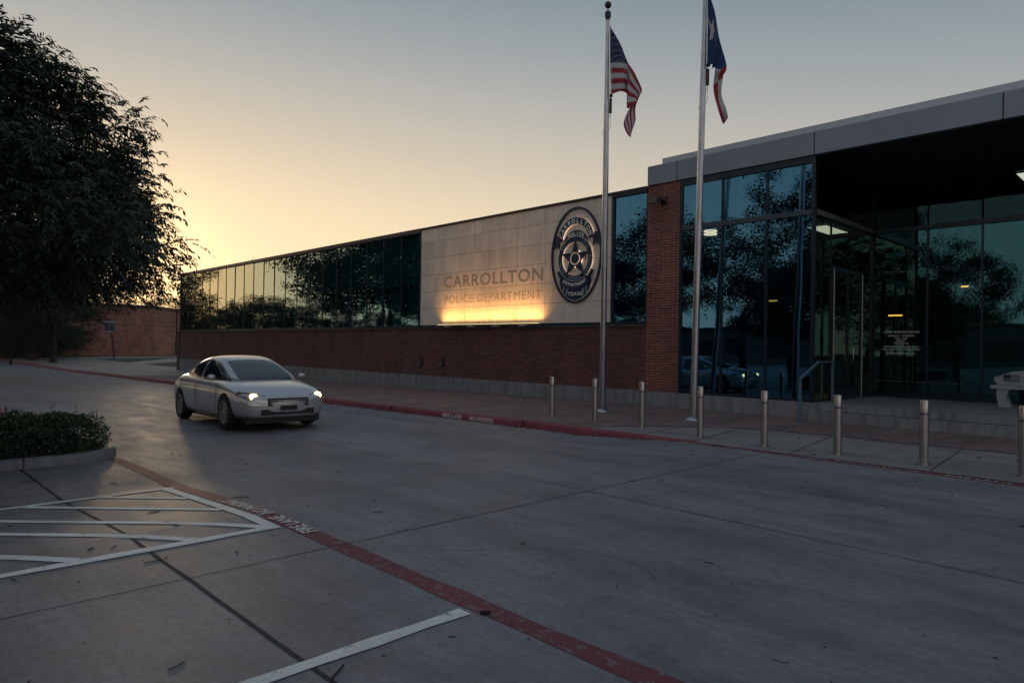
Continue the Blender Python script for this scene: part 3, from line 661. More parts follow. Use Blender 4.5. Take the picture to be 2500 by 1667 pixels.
poly([(-.80, .64), (-.66, .62), (-.63, .21), (-.735, .32), (-.86, .235)], .045, .058).build('ribbon_tail', M['navy'], emb)
poly([(.83, .63), (.69, .62), (.65, .21), (.75, .32), (.87, .235)], .045, .058).build('ribbon_tail', M['navy'], emb)
cc = (0, -.11)
def to_circ(cx_, cz_, r):        # distance from cc to a circle
    def f(t):
        dx, dz = math.cos(t), math.sin(t); ox, oz = cc[0]-cx_, cc[1]-cz_; bq = ox*dx+oz*dz; return -bq+math.sqrt(max(1e-4, bq*bq-(ox*ox+oz*oz-r*r)))
    return f
arc(cc, .675, to_circ(.015, .235, .505), 38, 142, 32, .06, .07).build('police_band', M['navy'], emb)
arc(cc, .512, .658, 0, 360, 72, .07, .082).build('star_ring', M['navy'], emb)
def star_r(R1=.56, R2=.205, off=90):
    def f(t):
        a = (math.degrees(t)-off) % 72; a = min(a, 72-a); a = R_(a); al = R_(36)
        # edge from (R1,0) to (R2,al)
        x1, y1, x2, y2 = R1, 0, R2*math.cos(al), R2*math.sin(al)
        return (x1*y2-x2*y1)/((y2-y1)*math.cos(a)*1.0-(x2-x1)*math.sin(a))
    return f
arc(cc, .198, lambda t: max(.199, star_r(.58, .226)(t)), 90, 450, 200, .06, .079).build('star', M['navy'], emb)
b_ = arc(cc, .0005, .15, 0, 360, 36, .06, .08); b_.build('centre_disc', M['navy'], emb)
b_ = MB(); arc(cc, .66, .672, 0, 360, 72, .066, .08, b_); b_.build('ring_trim', M['pale'], emb)
poly([(-.625, -.79), (-.60, -.52), (-.45, -.62), (0, -.7), (.45, -.62), (.59, -.52), (.61, -.84), (.55, -1.02), (.36, -1.21), (.2, -1.30), (0, -1.345), (-.2, -1.31), (-.39, -1.22), (-.57, -.99)], .04, .05).build('shield_base', M['navy'], emb)
b_ = MB()
poly([(-.47, -.93), (-.40, -.96), (-.46, -1.12), (-.50, -1.06)], .0505, .0525, b_); poly([(-.34, -.98), (-.27, -1.0), (-.34, -1.235), (-.385, -1.2)], .0505, .0525, b_)
poly([(.46, -.93), (.38, -.96), (.40, -1.14), (.45, -1.10)], .0505, .0525, b_); poly([(.33, -.98), (.26, -1.0), (.30, -1.24), (.36, -1.19)], .0505, .0525, b_)
b_.build('shield_stripe', M['navy2'], emb)
arc(cc, .675, .875, 232, 308, 24, .075, .084).build('department_banner', M['navy'], emb)
b_ = MB(); arc(cc, .866, .874, 232, 308, 24, .0842, .086, b_); b_.build('banner_trim', M['navy2'], emb)
arc(cc, .69, .82, 208, 230, 8, .062, .07).build('side_banner', M['navy'], emb); arc(cc, .69, .82, 310, 332, 8, .062, .07).build('side_banner', M['navy'], emb)
sc5 = []
for k in range(10):
    r = .06 if k % 2 == 0 else .025; a = R_(90+36*k); sc5.append((.50+r*math.cos(a), -.58+r*math.sin(a)))
poly(sc5, .0705, .073).build('small_star', M['pale'], emb)
def arctext(name, s_, c, r, amid, step, size, mt, y, outward=True, off=.012):
    n = len(s_); mb = MB()
    for i, ch in enumerate(s_):
        if ch == ' ': continue
        k = i-(n-1)/2; a = R_(amid-k*step) if outward else R_(amid+k*step)
        me = text_mesh(ch, size/.72, .0015, off*.5, 1, 'CENTER')
        up = Vector((math.cos(a), math.sin(a))) if outward else -Vector((math.cos(a), math.sin(a)))
        xd = Vector((up.y, -up.x)); ce = Vector(c)+Vector((math.cos(a), math.sin(a)))*r
        vs = []
        for v in me.vertices:
            p = ce+xd*v.co.x+up*(v.co.y-size/2); vs.append((EX+p.x, YF-y-v.co.z-.002, EZ+p.y))
        mb.add(vs, [tuple(p.vertices) for p in me.polygons]); bpy.data.meshes.remove(me)
    return mb.build(name, mt, emb)
arctext('banner_lettering', 'CARROLLTON', bc, .602, 90, 16.0, .125, M['pale'], .0865)
arctext('band_lettering', 'POLICE', (0.02, .02), .615, 90, 10.5, .10, M['pale'], .0715)
arctext('ring_lettering', 'EST.', cc, .585, 134, 9.5, .075, M['navy2'], .083); arctext('ring_lettering', '1913', cc, .585, 48, 9.5, .085, M['navy2'], .083)
arctext('ring_lettering', 'TRUTH', cc, .585, 203, 9, .075, M['navy2'], .083, False); arctext('ring_lettering', 'HONOR', cc, .585, 270, 10, .075, M['navy2'], .083, False)
arctext('ring_lettering', 'SERVICE', cc, .585, 337, 8.8, .075, M['navy2'], .083, False)
arctext('department_lettering', 'DEPARTMENT', cc, .775, 270, 6.9, .085, M['pale'], .0855, False)
text('texas_lettering', 'TEXAS', (EX-.29, YF-.0525, EZ-1.215), (1, 0, 0), (0, 0, 1), .58, .115, M['pale'], emb, extrude=.002, offset=.015)
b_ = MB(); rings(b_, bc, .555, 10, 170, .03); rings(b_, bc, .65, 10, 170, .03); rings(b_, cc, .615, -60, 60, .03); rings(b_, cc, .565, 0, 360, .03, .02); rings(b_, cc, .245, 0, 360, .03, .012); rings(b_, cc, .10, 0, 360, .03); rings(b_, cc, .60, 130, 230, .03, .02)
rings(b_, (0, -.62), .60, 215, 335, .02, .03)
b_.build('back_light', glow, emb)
# camera on the pillar
t = empty('security_camera', (-10.37, YF, 5.42), 'dark security camera on a short arm at the top of the brick pillar', 'security camera')
b_ = MB(); b_.box(-10.32, -10.16, YF-.05, YF-.016, 5.36, 5.56); b_.build('mount_plate', M['black'], t)
b_ = MB(); b_.tube([(-10.24, YF-.04, 5.45), (-10.24, YF-.2, 5.47), (-10.3, YF-.28, 5.47)], .028, 8); b_.build('arm', M['black'], t, smooth=True)
b_ = MB(); b_.obox((-10.36, YF-.30, 5.45), (.17, -.06, -.02), (.02, .055, 0), (.006, 0, .055)); b_.build('housing', M['black'], t)
b_ = MB(); b_.obox((-10.36, YF-.30, 5.515), (.2, -.07, -.02), (.025, .07, 0), (0, 0, .008)); b_.build('sunshield', M['black'], t)
b_ = MB(); b_.tube([(-10.52, YF-.245, 5.435), (-10.555, YF-.235, 5.43)], .038, 12); b_.build('lens', mat('lens_glass', (.01, .01, .02), .1), t)
# two wall scuppers
for i, (X, l_) in enumerate(((-20.97, 'left one of the two small dark wall vents on the red brick'), (-19.67, 'right one of the two small dark wall vents on the red brick'))):
    t = empty('wall_vent', (X, YF, .9), l_, 'wall vent', 'wall vents low on the brick')
    b_ = MB(); prof = [(-.085, -.13), (.085, -.13), (.085, -.02), (.03, .13), (-.03, .13), (-.085, -.02)]
    vs = [(X+x, YF-.11 if z < -.05 else YF-.05, .9+z) for x, z in prof]+[(X+x, YF-.002, .9+z) for x, z in prof]
    b_.add(vs, [tuple(range(6)), tuple(reversed(range(6, 12)))]+[(k, 6+k, 6+(k+1) % 6, (k+1) % 6) for k in range(6)]); b_.build('hood', M['black'], t)
    b_ = MB(); b_.box(X-.11, X+.11, YF-.006, YF-.0015, .72, 1.07); b_.build('back_plate', M['black'], t)
# ================================================================== STREET FURNITURE
def bollard(x, y, z, label, first=None):
    if first:
        c = cp(first); c.location = (x, y, z); c['label'] = label; return c
    t = empty('bollard', (x, y, z), label, 'bollard', 'steel bollards along the kerb')
    MB().lathe([(.0575, -.1), (.0575, .69), (.0555, .692), (.0555, .71), (.0575, .712), (.0575, .878), (.054, .888), (.046, .892)], n=28).build('post', M['steel'], t, loc=(0, 0, 0))
    MB().lathe([(.0582, .693), (.0582, .709)], n=28).build('band', M['blueband'], t, loc=(0, 0, 0))
    MB().lathe([(.0585, .711), (.0585, .715)], n=28).build('band_edge', M['pole'], t, loc=(0, 0, 0))
    MB().lathe([(.085, .0), (.085, .009), (.06, .011)], n=24).build('base_plate', M['steel'], t, loc=(0, 0, 0))
    for ch in t.children: shade_auto(ch, 40)
    return t
bl = [(-10.14, 11.09, 'farthest bollard, left of the left flagpole'), (-8.99, 11.16, 'second bollard from the left, right in front of the left flagpole'), (-7.72, 11.03, 'third bollard from the left, standing between the two flagpoles'),
      (-6.22, 10.63, 'fourth bollard from the left, overlapping the foot of the right flagpole'), (-5.02, 10.55, 'fifth bollard from the left, standing left of the grey handrail'), (-3.91, 10.61, 'bollard in front of the entrance door, just right of the handrail'),
      (-2.77, 10.62, 'bollard in front of the steps, last but one at the right'), (-1.66, 10.63, 'bollard cut by the right edge of the picture')]
b0 = None
for x, y, l_ in bl:
    o = bollard(x, y, sw(x), 'brushed steel '+l_, b0); b0 = b0 or o
def flagpole(base, top, label, cuts, ball):
    t = empty('flagpole', base, label, 'flagpole', 'flagpoles on the paved walk')
    base, top = Vector(base), Vector(top); d = top-base
    P = lambda k: base+d*k
    k1, k2 = cuts
    b_ = MB(); b_.tube([P(0), P(k1)], [.079, .073], 24); shade_auto(b_.build('pole', M['pole'], t), 40)
    b_ = MB(); b_.tube([P(k1+.0005), P(k1+.001), P(k2)], [.0715, .0715, .066], 24); shade_auto(b_.build('sleeve', M['polelow'], t), 40)
    b_ = MB(); b_.tube([P(k2+.0005), P(.9), P(1)], [.0665, .049, .044], 24); shade_auto(b_.build('upper_pole', M['pole'], t), 40)
    b_ = MB(); b_.lathe([(.19, 0), (.185, .02), (.13, .05), (.09, .075), (.082, .08)], base, 28); b_.build('flash_collar', M['polelow'], t, smooth=True)
    b_ = MB()
    for k in (k1, k1-.05, k2): b_.tube([P(k-.0012), P(k+.0012)], [.0765, .0765] if k <= k1 else [.069, .069], 24)
    b_.build('joint_ring', M['polelow'], t)
    off = CR*.075
    b_ = MB(); b_.tube([P(.985)+off*.9, P(k2+.03)+off*1.15], .005, 6); b_.tube([P(.985)+off*.8, P(k2+.03)+off*1.0], .004, 6); b_.build('halyard', M['black'], t)
    b_ = MB(); b_.obox(P(k2+.048)+off*1.25, CR*.028, cf*.03, Vector((0, 0, .17))); b_.obox(P(k2+.073)+off*1.35, CR*.035, cf*.018, Vector((0, 0, .035))); b_.build('winch_box', M['black'], t)
    b_ = MB(); q0 = P(k2+.03)+off*1.3
    b_.tube([q0, q0-CR*.06+Vector((0, 0, -.22)), q0-CR*.17+Vector((0, 0, -.42)), q0-CR*.19+Vector((0, 0, -.5)), q0-CR*.1+Vector((0, 0, -.53))], .004, 5); b_.tube([q0, q0+Vector((0, 0, -.3)), q0-CR*.04+Vector((0, 0, -.42))], .004, 5); b_.build('loose_rope', M['black'], t)
    if ball:
        b_ = MB(); b_.lathe([(.046, -.02), (.047, 0), (.070, .05), (.073, .07), (.070, .16), (.055, .18), (.014, .19), (.012, .22), (.012, .26)], top, 24); b_.build('truck', M['black'], t, smooth=True)
        b_ = MB(); b_.lathe([(.08*math.sin(math.pi*i/14)+.0005, -.08*math.cos(math.pi*i/14)) for i in range(15)], top+Vector((0, 0, .335)), 24); b_.build('ball_finial', M['black'], t, smooth=True)
    return t
f1b = Vector((-10.24, 12.99, sw(-10.24))); f1t = at(1484, 48, 15.9); 
f2b = Vector((-7.80, 13.04, 0)); f2t = at(1727, -160, 14.5)
flagpole(f1b, f1t, 'tall aluminium flagpole with a black ball top flying the striped flag', (.38, .737), True)
flagpole(f2b, f2t, 'tall aluminium flagpole in front of the brick pillar, its top out of the frame', (.32, .66), True)
# ---- flags: grids draped through a few hand-placed columns
def drape(cols, nu, nv, depth, amp, ph=0):
    us = [c[0] for c in cols]; P = []
    def sm(a, b, t): return a+(b-a)*t
    def cr4(p, t):   # catmull-rom over the columns
        k = max(i for i in range(len(us)-1) if us[i] <= t+1e-9); k = min(k, len(us)-2); s_ = (t-us[k])/(us[k+1]-us[k])
        g_ = lambda i: p[max(0, min(len(p)-1, i))]
        a, b, c, d_ = g_(k-1), g_(k), g_(k+1), g_(k+2)
        return [.5*(2*b[j]+(-a[j]+c[j])*s_+(2*a[j]-5*b[j]+4*c[j]-d_[j])*s_**2+(-a[j]+3*b[j]-3*c[j]+d_[j])*s_**3) for j in range(len(b))]
    tops = [c[1] for c in cols]; mids = [c[3] if len(c) > 3 else None for c in cols]; bots = [c[2] for c in cols]
    deps = [c[4] if len(c) > 4 else 0 for c in cols]
    ctrl = [list(t)+list(b)+([*m_] if m_ else [(t[0]+b[0])/2, (t[1]+b[1])/2])+[dd] for t, b, m_, dd in zip(tops, bots, mids, deps)]
    for i in range(nu+1):
        u = i/nu; c = cr4(ctrl, u)
        for j in range(nv+1):
            v = j/nv
            # quadratic through top, mid, bottom
            x = c[0]*(1-v)*(1-2*v)+c[4]*4*v*(1-v)+c[2]*v*(2*v-1); y = c[1]*(1-v)*(1-2*v)+c[5]*4*v*(1-v)+c[3]*v*(2*v-1)
            dd = depth+c[6]+amp*min(1, u*3)*math.sin(u*17+v*2.2+ph)+amp*.5*u*math.sin(v*7+u*5)
            P.append(at(x, y, depth)+cf*(dd-depth))
    return P
flagcloth = {}
def fm(name, c):
    def f(T, b):
        n = noise(T, 300, 2); T.links.new(mixc(T, 1.0, c, ramp(T, n, [(.3, g3(.9)), (.7, g3(1.08))]), 'MULTIPLY'), b.inputs['Base Color'])
    return mat(name, c, .85, nodes=f)
FN, FR, FW, FB = fm('flag_navy', (.02, .028, .08)), fm('flag_red', (.28, .02, .03)), fm('flag_white', (.42, .42, .43)), fm('flag_blue', (.012, .035, .11))
def flag_mesh(name, P, nu, nv, matf, mats, parent, stars=()):
    mb = MB(); W_ = nv+1; mb.v = [tuple(p) for p in P]
    for i in range(nu):
        for j in range(nv):
            mb.f.append([i*W_+j, (i+1)*W_+j, (i+1)*W_+j+1, i*W_+j+1]); mb.mi.append(matf((i+.5)/nu, (j+.5)/nv))
    def S(u, v):
        a, b = u*nu, v*nv; i, j = min(int(a), nu-1), min(int(b), nv-1); s_, t_ = a-i, b-j
        p = [Vector(P[(i+x)*W_+j+y]) for x in (0, 1) for y in (0, 1)]
        return (p[0]*(1-s_)*(1-t_)+p[1]*(1-s_)*t_+p[2]*s_*(1-t_)+p[3]*s_*t_)
    for (u, v, r, k) in stars:
        mb.mt = k; vs = [S(u, v)-cf*.006]
        for q_ in range(10):
            rr = r if q_ % 2 == 0 else r*.4; a = R_(-90+36*q_); vs.append(S(max(0, min(1, u+rr*math.cos(a)/1.67)), max(0, min(1, v+rr*math.sin(a))))-cf*.006)
        mb.add(vs, [(0, 1+q_, 1+(q_+1) % 10) for q_ in range(10)])
    o = mb.build(name, mats, parent, smooth=True); return o
usc = [(0, (1490, 66), (1492, 231), None, 0), (.16, (1513, 108), (1514, 226), None, -.05), (.30, (1533, 150), (1533, 229), None, .06), (.40, (1548, 182), (1530, 268), (1533, 215), -.10),
       (.52, (1567, 218), (1552, 255), (1556, 236), -.02), (.60, (1563, 232), (1536, 268), (1546, 250), .10), (.74, (1552, 262), (1523, 300), (1536, 275), .02), (.88, (1551, 292), (1528, 328), (1537, 305), -.05), (1, (1546, 312), (1540, 337), (1541, 328), 0)]
fl = empty('flag', tuple(at(1491, 148, 15.8)), 'limp striped flag with a starred dark blue corner on the left pole', 'flag')
Pn = drape(usc, 91, 52, 15.8, .03)
st = [(.02+.36*(c_+.5)/11*1.0, (r_+.7)/10.4*7/13+.0, .016, 3) for r_ in range(9) for c_ in range(11) if (r_+c_) % 2 == 0]
def usm(u, v):
    if u < .30:
        t_ = np.interp(u, [c[0] for c in usc], [c[1][1] for c in usc]); b2 = np.interp(u, [c[0] for c in usc], [c[2][1] for c in usc]); v = min(.999, max(0, (t_+(b2-t_)*v-66)/166))
        return 0 if v < 7/13 else (1 if int(v*13) % 2 == 0 else 2)
    return 1 if int(v*7) % 2 == 0 else 2
flag_mesh('cloth', Pn, 91, 52, usm, [FN, FR, FW, FW], fl, st)
txc = [(0, (1728, -26), (1728, 161), None, 0), (.18, (1742, 30), (1737, 161), (1741, 100), -.06), (.30, (1757, 88), (1741, 164), (1752, 130), .05), (.40, (1773, 162), (1743, 170), (1757, 172), -.06),
       (.52, (1768, 184), (1744, 200), (1755, 190), .08), (.68, (1762, 225), (1746, 236), (1755, 230), .02), (.85, (1769, 262), (1750, 272), (1759, 268), -.05), (1, (1776, 290), (1766, 303), (1771, 298), 0)]
fl2 = empty('flag', tuple(at(1728, 70, 14.5)), 'drooping blue, white and red flag with one large white star on the right pole', 'flag')
Pn = drape(txc, 60, 40, 14.4, .03, 1)
flag_mesh('cloth', Pn, 60, 40, lambda u, v: 0 if u < .40 else (1 if (v < .5) != (u < .55) else 2), [FB, FW, FR, FW], fl2, [(.14, .45, .24, 3)])
# handrail
t = empty('handrail', (-6.17, 14.6, 0), 'blue grey metal handrail bent over the two entrance steps', 'handrail')
M['rail'] = mat('rail_paint', (.13, .21, .28), .4, .4)
b_ = MB(); b_.bar((-6.17, 14.62, 0), (-6.17, 14.62, .93), .055, .03); b_.build('post', M['rail'], t)
b_ = MB(); b_.bar((-6.17, 16.40, .372), (-6.17, 16.40, 1.27), .055, .03); b_.build('post', M['rail'], t)
b_ = MB(); b_.bar((-6.17, 14.60, .925), (-6.17, 15.57, 1.29), .055, .03); b_.bar((-6.17, 15.56, 1.29), (-6.17, 16.43, 1.29), .055, .03); b_.build('rail', M['rail'], t)
b_ = MB(); b_.box(-6.23, -6.11, 14.56, 14.68, .008, .016); b_.build('base_plate', M['rail'], t)
# memorial bench
t = empty('memorial_bench', (-2.4, 18.2, .372), 'pale stone memorial bench with a faceted backrest on the entrance platform', 'bench')
M['bench'] = concrete('cast_stone', (.30, .31, .33), (.38, .39, .40), .15, rough=.6)
Pb = lambda x, y: None
by = 18.15
def onY(px, py, Y):
    d_ = ray(px, py); k = Y/d_.y; return Vector((d_.x*k, Y, HC+d_.z*k))
sA = onY(2417, 939.5, by-.2); sz = sA.z; bxl = sA.x
b_ = MB(); b_.box(bxl, bxl+1.9, by-.2, by+.18, sz-.075, sz); b_.build('seat', M['bench'], t)
for X in (bxl+.22, bxl+1.5):
    b_ = MB(); n_ = 6; vs = []
    for i in range(n_+1):
        z = .372+(sz-.076-.372)*i/n_; k = .05*math.cos(i/n_*math.pi*1.6); hw = .085+.02*abs(i/n_-.5)*2
        for sx_, sy_ in ((-1, -1), (1, -1), (1, 1), (-1, 1)): vs.append((X+sx_*hw+k*.5, by+sy_*.15, z))
    b_.add(vs, [(i*4+k, i*4+(k+1) % 4, (i+1)*4+(k+1) % 4, (i+1)*4+k) for i in range(n_) for k in range(4)]+[(3, 2, 1, 0), (n_*4, n_*4+1, n_*4+2, n_*4+3)]); b_.build('leg', M['bench'], t)
Ybk = by+.06
q1, q2, q3, q4 = onY(2427, 921, Ybk), onY(2427, 930, Ybk), onY(2446, 940, Ybk), onY(2471, 907, Ybk); wB = 1.9-2*(q1.x-bxl)
prof = [(q1.x, q1.z), (q4.x, q4.z), (q1.x+wB/2, q4.z+.07), (q1.x+wB-(q4.x-q1.x), q4.z), (q1.x+wB, q1.z), (q1.x+wB, q2.z), (q1.x+wB-.08, sz+.002), (q1.x+.42, sz+.002), (q1.x+.08, sz+.002), (q1.x, q2.z)]
b_ = MB(); n_ = len(prof); vs = [(x, Ybk, z) for x, z in prof]+[(x, Ybk+.08, z) for x, z in prof]
b_.add(vs, [tuple(range(n_)), tuple(reversed(range(n_, 2*n_)))]+[(i, n_+i, n_+(i+1) % n_, (i+1) % n_) for i in range(n_)]); bk = b_.build('backrest', M['bench'], t)
fgx, fgz = q1.x+.17, q1.z-.09
b_ = MB(); b_.box(fgx, fgx+.13, Ybk-.003, Ybk-.001, fgz+.065, fgz+.16)
for k in range(3): b_.box(fgx+.132, fgx+.29, Ybk-.003, Ybk-.001, fgz+.075+k*.032, fgz+.092+k*.032)
for k in range(2): b_.box(fgx, fgx+.29, Ybk-.003, Ybk-.001, fgz+.008+k*.03, fgz+.026+k*.03)
b_.build('flag_emblem', M['navy'], bk)
ms_ = M['navy']
text('bench_lettering', 'In', (fgx+.46, Ybk-.001, fgz+.20), (1, 0, 0), (0, 0, 1), .07, .06, ms_, bk, extrude=.001)
text('bench_lettering', 'Stev', (fgx+.37, Ybk-.001, fgz+.10), (1, 0, 0), (0, 0, 1), .19, .07, ms_, bk, extrude=.001, offset=.01)
text('bench_lettering', '#1979', (fgx+.09, Ybk-.001, fgz-.045), (1, 0, 0), (0, 0, 1), .12, .03, ms_, bk, extrude=.001)
text('bench_lettering', '"Defending', (bxl+.48, by-.201, sz-.06), (1, 0, 0), (0, 0, 1), .50, .05, ms_, bk, extrude=.001)
# directional sign by the far walk
gx, gy = -76.7, 18.9
t = empty('directional_sign', (gx, gy, -.42), 'dark blue directional sign on a leaning post in front of the far tan brick wall', 'sign')
top = Vector((gx, 18.52, 2.23))
b_ = MB(); b_.bar((gx, gy, -.5), top+Vector((0, 0, .8)), .11); b_.build('post', M['black'], t)
ex = Vector((0, 1, -.03)).normalized(); ez = Vector((0, -.10, 1)).normalized(); ce = Vector((gx+.08, 18.45, 2.8))
sgb = mat('sign_blue', (.012, .035, .065), .5); sgw = mat('sign_pale', (.35, .37, .36), .5)
b_ = MB(); b_.obox(ce, ex*.47, Vector((.03, 0, 0)), ez*.53); sp = b_.build('panel', sgb, t)
b_ = MB(); b_.obox(ce+ez*.50+Vector((.004, 0, 0)), ex*.475, Vector((.032, 0, 0)), ez*.05); b_.obox(ce-ez*.46+Vector((.004, 0, 0))-ex*.1, ex*.33, Vector((.032, 0, 0)), ez*.05)
for k in range(4): b_.obox(ce+ez*(.36-k*.25)+ex*.36+Vector((.003, 0, 0)), ex*.085, Vector((.031, 0, 0)), ez*.025)
for k in range(3): b_.obox(ce+ez*(.32-k*.24)-ex*.08+Vector((.003, 0, 0)), ex*(.2-.03*k), Vector((.031, 0, 0)), ez*.012)
b_.build('marking', sgw, sp)
# far tan brick building
t = empty('brick_annex', (-92.7, 27.3, -.42), 'low tan brick building with a flat dark roof far left behind the walk', 'building')
pA, pB_, pC_, pD, pE_ = (-91.2, 8.0), (-92.7, 27.3), (-101.5, 34), (-125, 34), (-125, 8)
b_ = MB(); pts = [pA, pB_, pC_, pD, pE_]; n_ = 5
vs = [(x, y, -.7) for x, y in pts]+[(x, y, 5.55) for x, y in pts]
b_.add(vs, [tuple(range(n_, 2*n_))]+[(i, (i+1) % n_, n_+(i+1) % n_, n_+i) for i in range(n_)]); b_.build('wall', M['tan_brick'], t)
b_ = MB(); cs = Vector((-108, 20)); out = [cs+(Vector(p)-cs)*1.012 for p in pts]
vs = [(p.x, p.y, 5.55) for p in out]+[(p.x, p.y, 5.85) for p in out]
b_.add(vs, [tuple(reversed(range(n_))), tuple(range(n_, 2*n_))]+[(i, (i+1) % n_, n_+(i+1) % n_, n_+i) for i in range(n_)]); b_.build('roof_edge', M['darkmetal'], t)
b_ = MB(); d_ = (Vector(pC_)-Vector(pB_)).normalized(); nn = Vector((d_.y, -d_.x)); c0 = Vector(pB_)+d_*7.2+nn*.1
b_.tube([(c0.x, c0.y, -.4), (c0.x, c0.y, 5.5)], .07, 8); b_.box(c0.x-.2, c0.x+.2, c0.y-.2, c0.y+.2, -.1, 1.6); b_.build('downpipe', M['black'], t)
b_ = MB()
for z in (3.35, 3.95): b_.add([(pA[0]+.02, pA[1], z), (pB_[0]+.02, pB_[1]+.0, z), (pB_[0]+.02, pB_[1], z+.035), (pA[0]+.02, pA[1], z+.035)], [(0, 1, 2, 3)]); b_.add([(pB_[0]+nn.x*.02, pB_[1]+nn.y*.02, z), (pC_[0]+nn.x*.02, pC_[1]+nn.y*.02, z), (pC_[0]+nn.x*.02, pC_[1]+nn.y*.02, z+.035), (pB_[0]+nn.x*.02, pB_[1]+nn.y*.02, z+.035)], [(0, 1, 2, 3)])
b_.build('course_band', M['groove'], t)
# street lamp whose arm shows above the roof
t = empty('street_lamp', (-62.5, 21.9, -.42), 'dark street lamp whose curved arm shows above the far left roof corner', 'street lamp')
lb, lt = Vector((-62.5, 21.71, -.42)), Vector((-62.5, 21.71, 7.7))
dl = (Vector((-63.51, 20.64, 0))-Vector((-62.47, 21.71, 0))); 
b_ = MB(); b_.tube([lb, lt], [.09, .06], 10); b_.build('pole', M['black'], t)
b_ = MB(); b_.tube([lt, lt+Vector((0, 0, .35))+dl*.03, lt+Vector((0, 0, .55))+dl*.2, lt+Vector((0, 0, .6))+dl*.45, lt+Vector((0, 0, .58))+dl*.85], .045, 8); b_.build('arm', M['black'], t, smooth=True)
b_ = MB(); e_ = lt+Vector((0, 0, .5))+dl*1.05; b_.obox(e_, dl.normalized()*.32, Vector((-dl.y, dl.x, 0)).normalized()*.16, Vector((0, 0, .05))); b_.build('lamp_head', M['black'], t)
# ================================================================== CAR (at rest)
random.seed(2)
car = empty('sedan_car', (-14.9, 6.25, dr(-14.9)), 'silver white four door sedan with lit headlights driving along the red kerb', 'car')
def carpaint(T, b):
    b.inputs['Coat Weight'].default_value = .6; b.inputs['Coat Roughness'].default_value = .08
    n = noise(T, 1.2, 3); T.links.new(ramp(T, n, [(.3, (.44, .45, .47)), (.7, (.52, .53, .55))]), b.inputs['Base Color'])
PAINT = mat('silver_car_paint', (.4, .41, .42), .24, .45, nodes=carpaint)
CGL = mat('car_glass', (.012, .022, .032), .04, 0, 1.0); BLK = mat('black_plastic', (.012, .012, .013), .5); TYR = mat('tyre_rubber', (.012, .012, .013), .8); RIM = mat('alloy_rim', (.45, .45, .46), .3, .9)
# stations: x, z_bottom, z_sill, z_shoulder, z_top, w_bottom, w_mid, w_top
stn = [(-2.32, .34, .42, .72, .78, .55, .62, .50), (-2.24, .27, .36, .86, .96, .70, .80, .62), (-1.95, .22, .32, .89, 1.03, .78, .89, .68), (-1.45, .19, .30, .90, 1.04, .82, .915, .72), (-.6, .18, .29, .90, .98, .83, .92, .78), (.4, .18, .29, .88, .95, .83, .92, .78),
       (.95, .19, .30, .87, .975, .83, .92, .76), (1.5, .20, .31, .83, .92, .82, .91, .72), (1.95, .22, .32, .77, .84, .79, .88, .66), (2.22, .24, .34, .70, .745, .70, .80, .58), (2.36, .30, .38, .60, .63, .52, .62, .48)]
def carbody():
    mb = MB(); vs = []; n = 0
    for x, zb, zs, zh, zt, wb_, wm, wt in stn:
        half = [(0, zb), (wb_*.8, zb), (wb_, zb+.03), (wm*.985, zs+.05), (wm, (zs+zh)/2), (wm*.985, zh-.06), (wm*.93, zh), (wt, zt-.015), (wt*.5, zt+.008)]
        ring = half+[(0, zt+.012)]+[(-a, b) for a, b in reversed(half[1:])]
        n = len(ring); vs += [(x, a, b) for a, b in ring]
    k = len(stn)
    fs = [(i*n+j, i*n+(j+1) % n, (i+1)*n+(j+1) % n, (i+1)*n+j) for i in range(k-1) for j in range(n)]
    fs += [tuple(reversed(range(n))), tuple(range((k-1)*n, k*n))]
    return mb.add(vs, fs)
def finish(o, sub=2, cuts=()):
    bm = bmesh.new(); bm.from_mesh(o.data); bmesh.ops.recalc_face_normals(bm, faces=bm.faces); bm.to_mesh(o.data); bm.free()
    if sub:
        md = o.modifiers.new('s', 'SUBSURF'); md.levels = sub; md.render_levels = sub
    tmp = []
    for c in cuts:
        md = o.modifiers.new('b', 'BOOLEAN'); md.operation = 'DIFFERENCE'; md.object = c; md.solver = 'EXACT'; tmp.append(c)
    bpy.context.view_layer.update()
    me = bpy.data.meshes.new_from_object(o.evaluated_get(bpy.context.evaluated_depsgraph_get())); o.modifiers.clear(); o.data = me
    for c in tmp: bpy.data.objects.remove(c)
    shade_auto(o, 38); return o
Z0 = Vector((0, 0, 0))
body = carbody().build('body', PAINT, None)
cutters = []
for X in (-1.42, 1.42):
    for s_ in (-1, 1):
        b_ = MB(); b_.tube([(X, s_*.60, .335), (X, s_*1.1, .335)], .375, 40); c = b_.build('cut', BLK); finish(c, 0); cutters.append(c)
finish(body, 2, cutters); body.parent = car
def cpart(mb, name, mt, parent=car, sub=0, smooth=False):
    o = mb.build(name, mt, None, smooth=smooth)
    if sub: finish(o, sub)
    o.parent = parent; return o
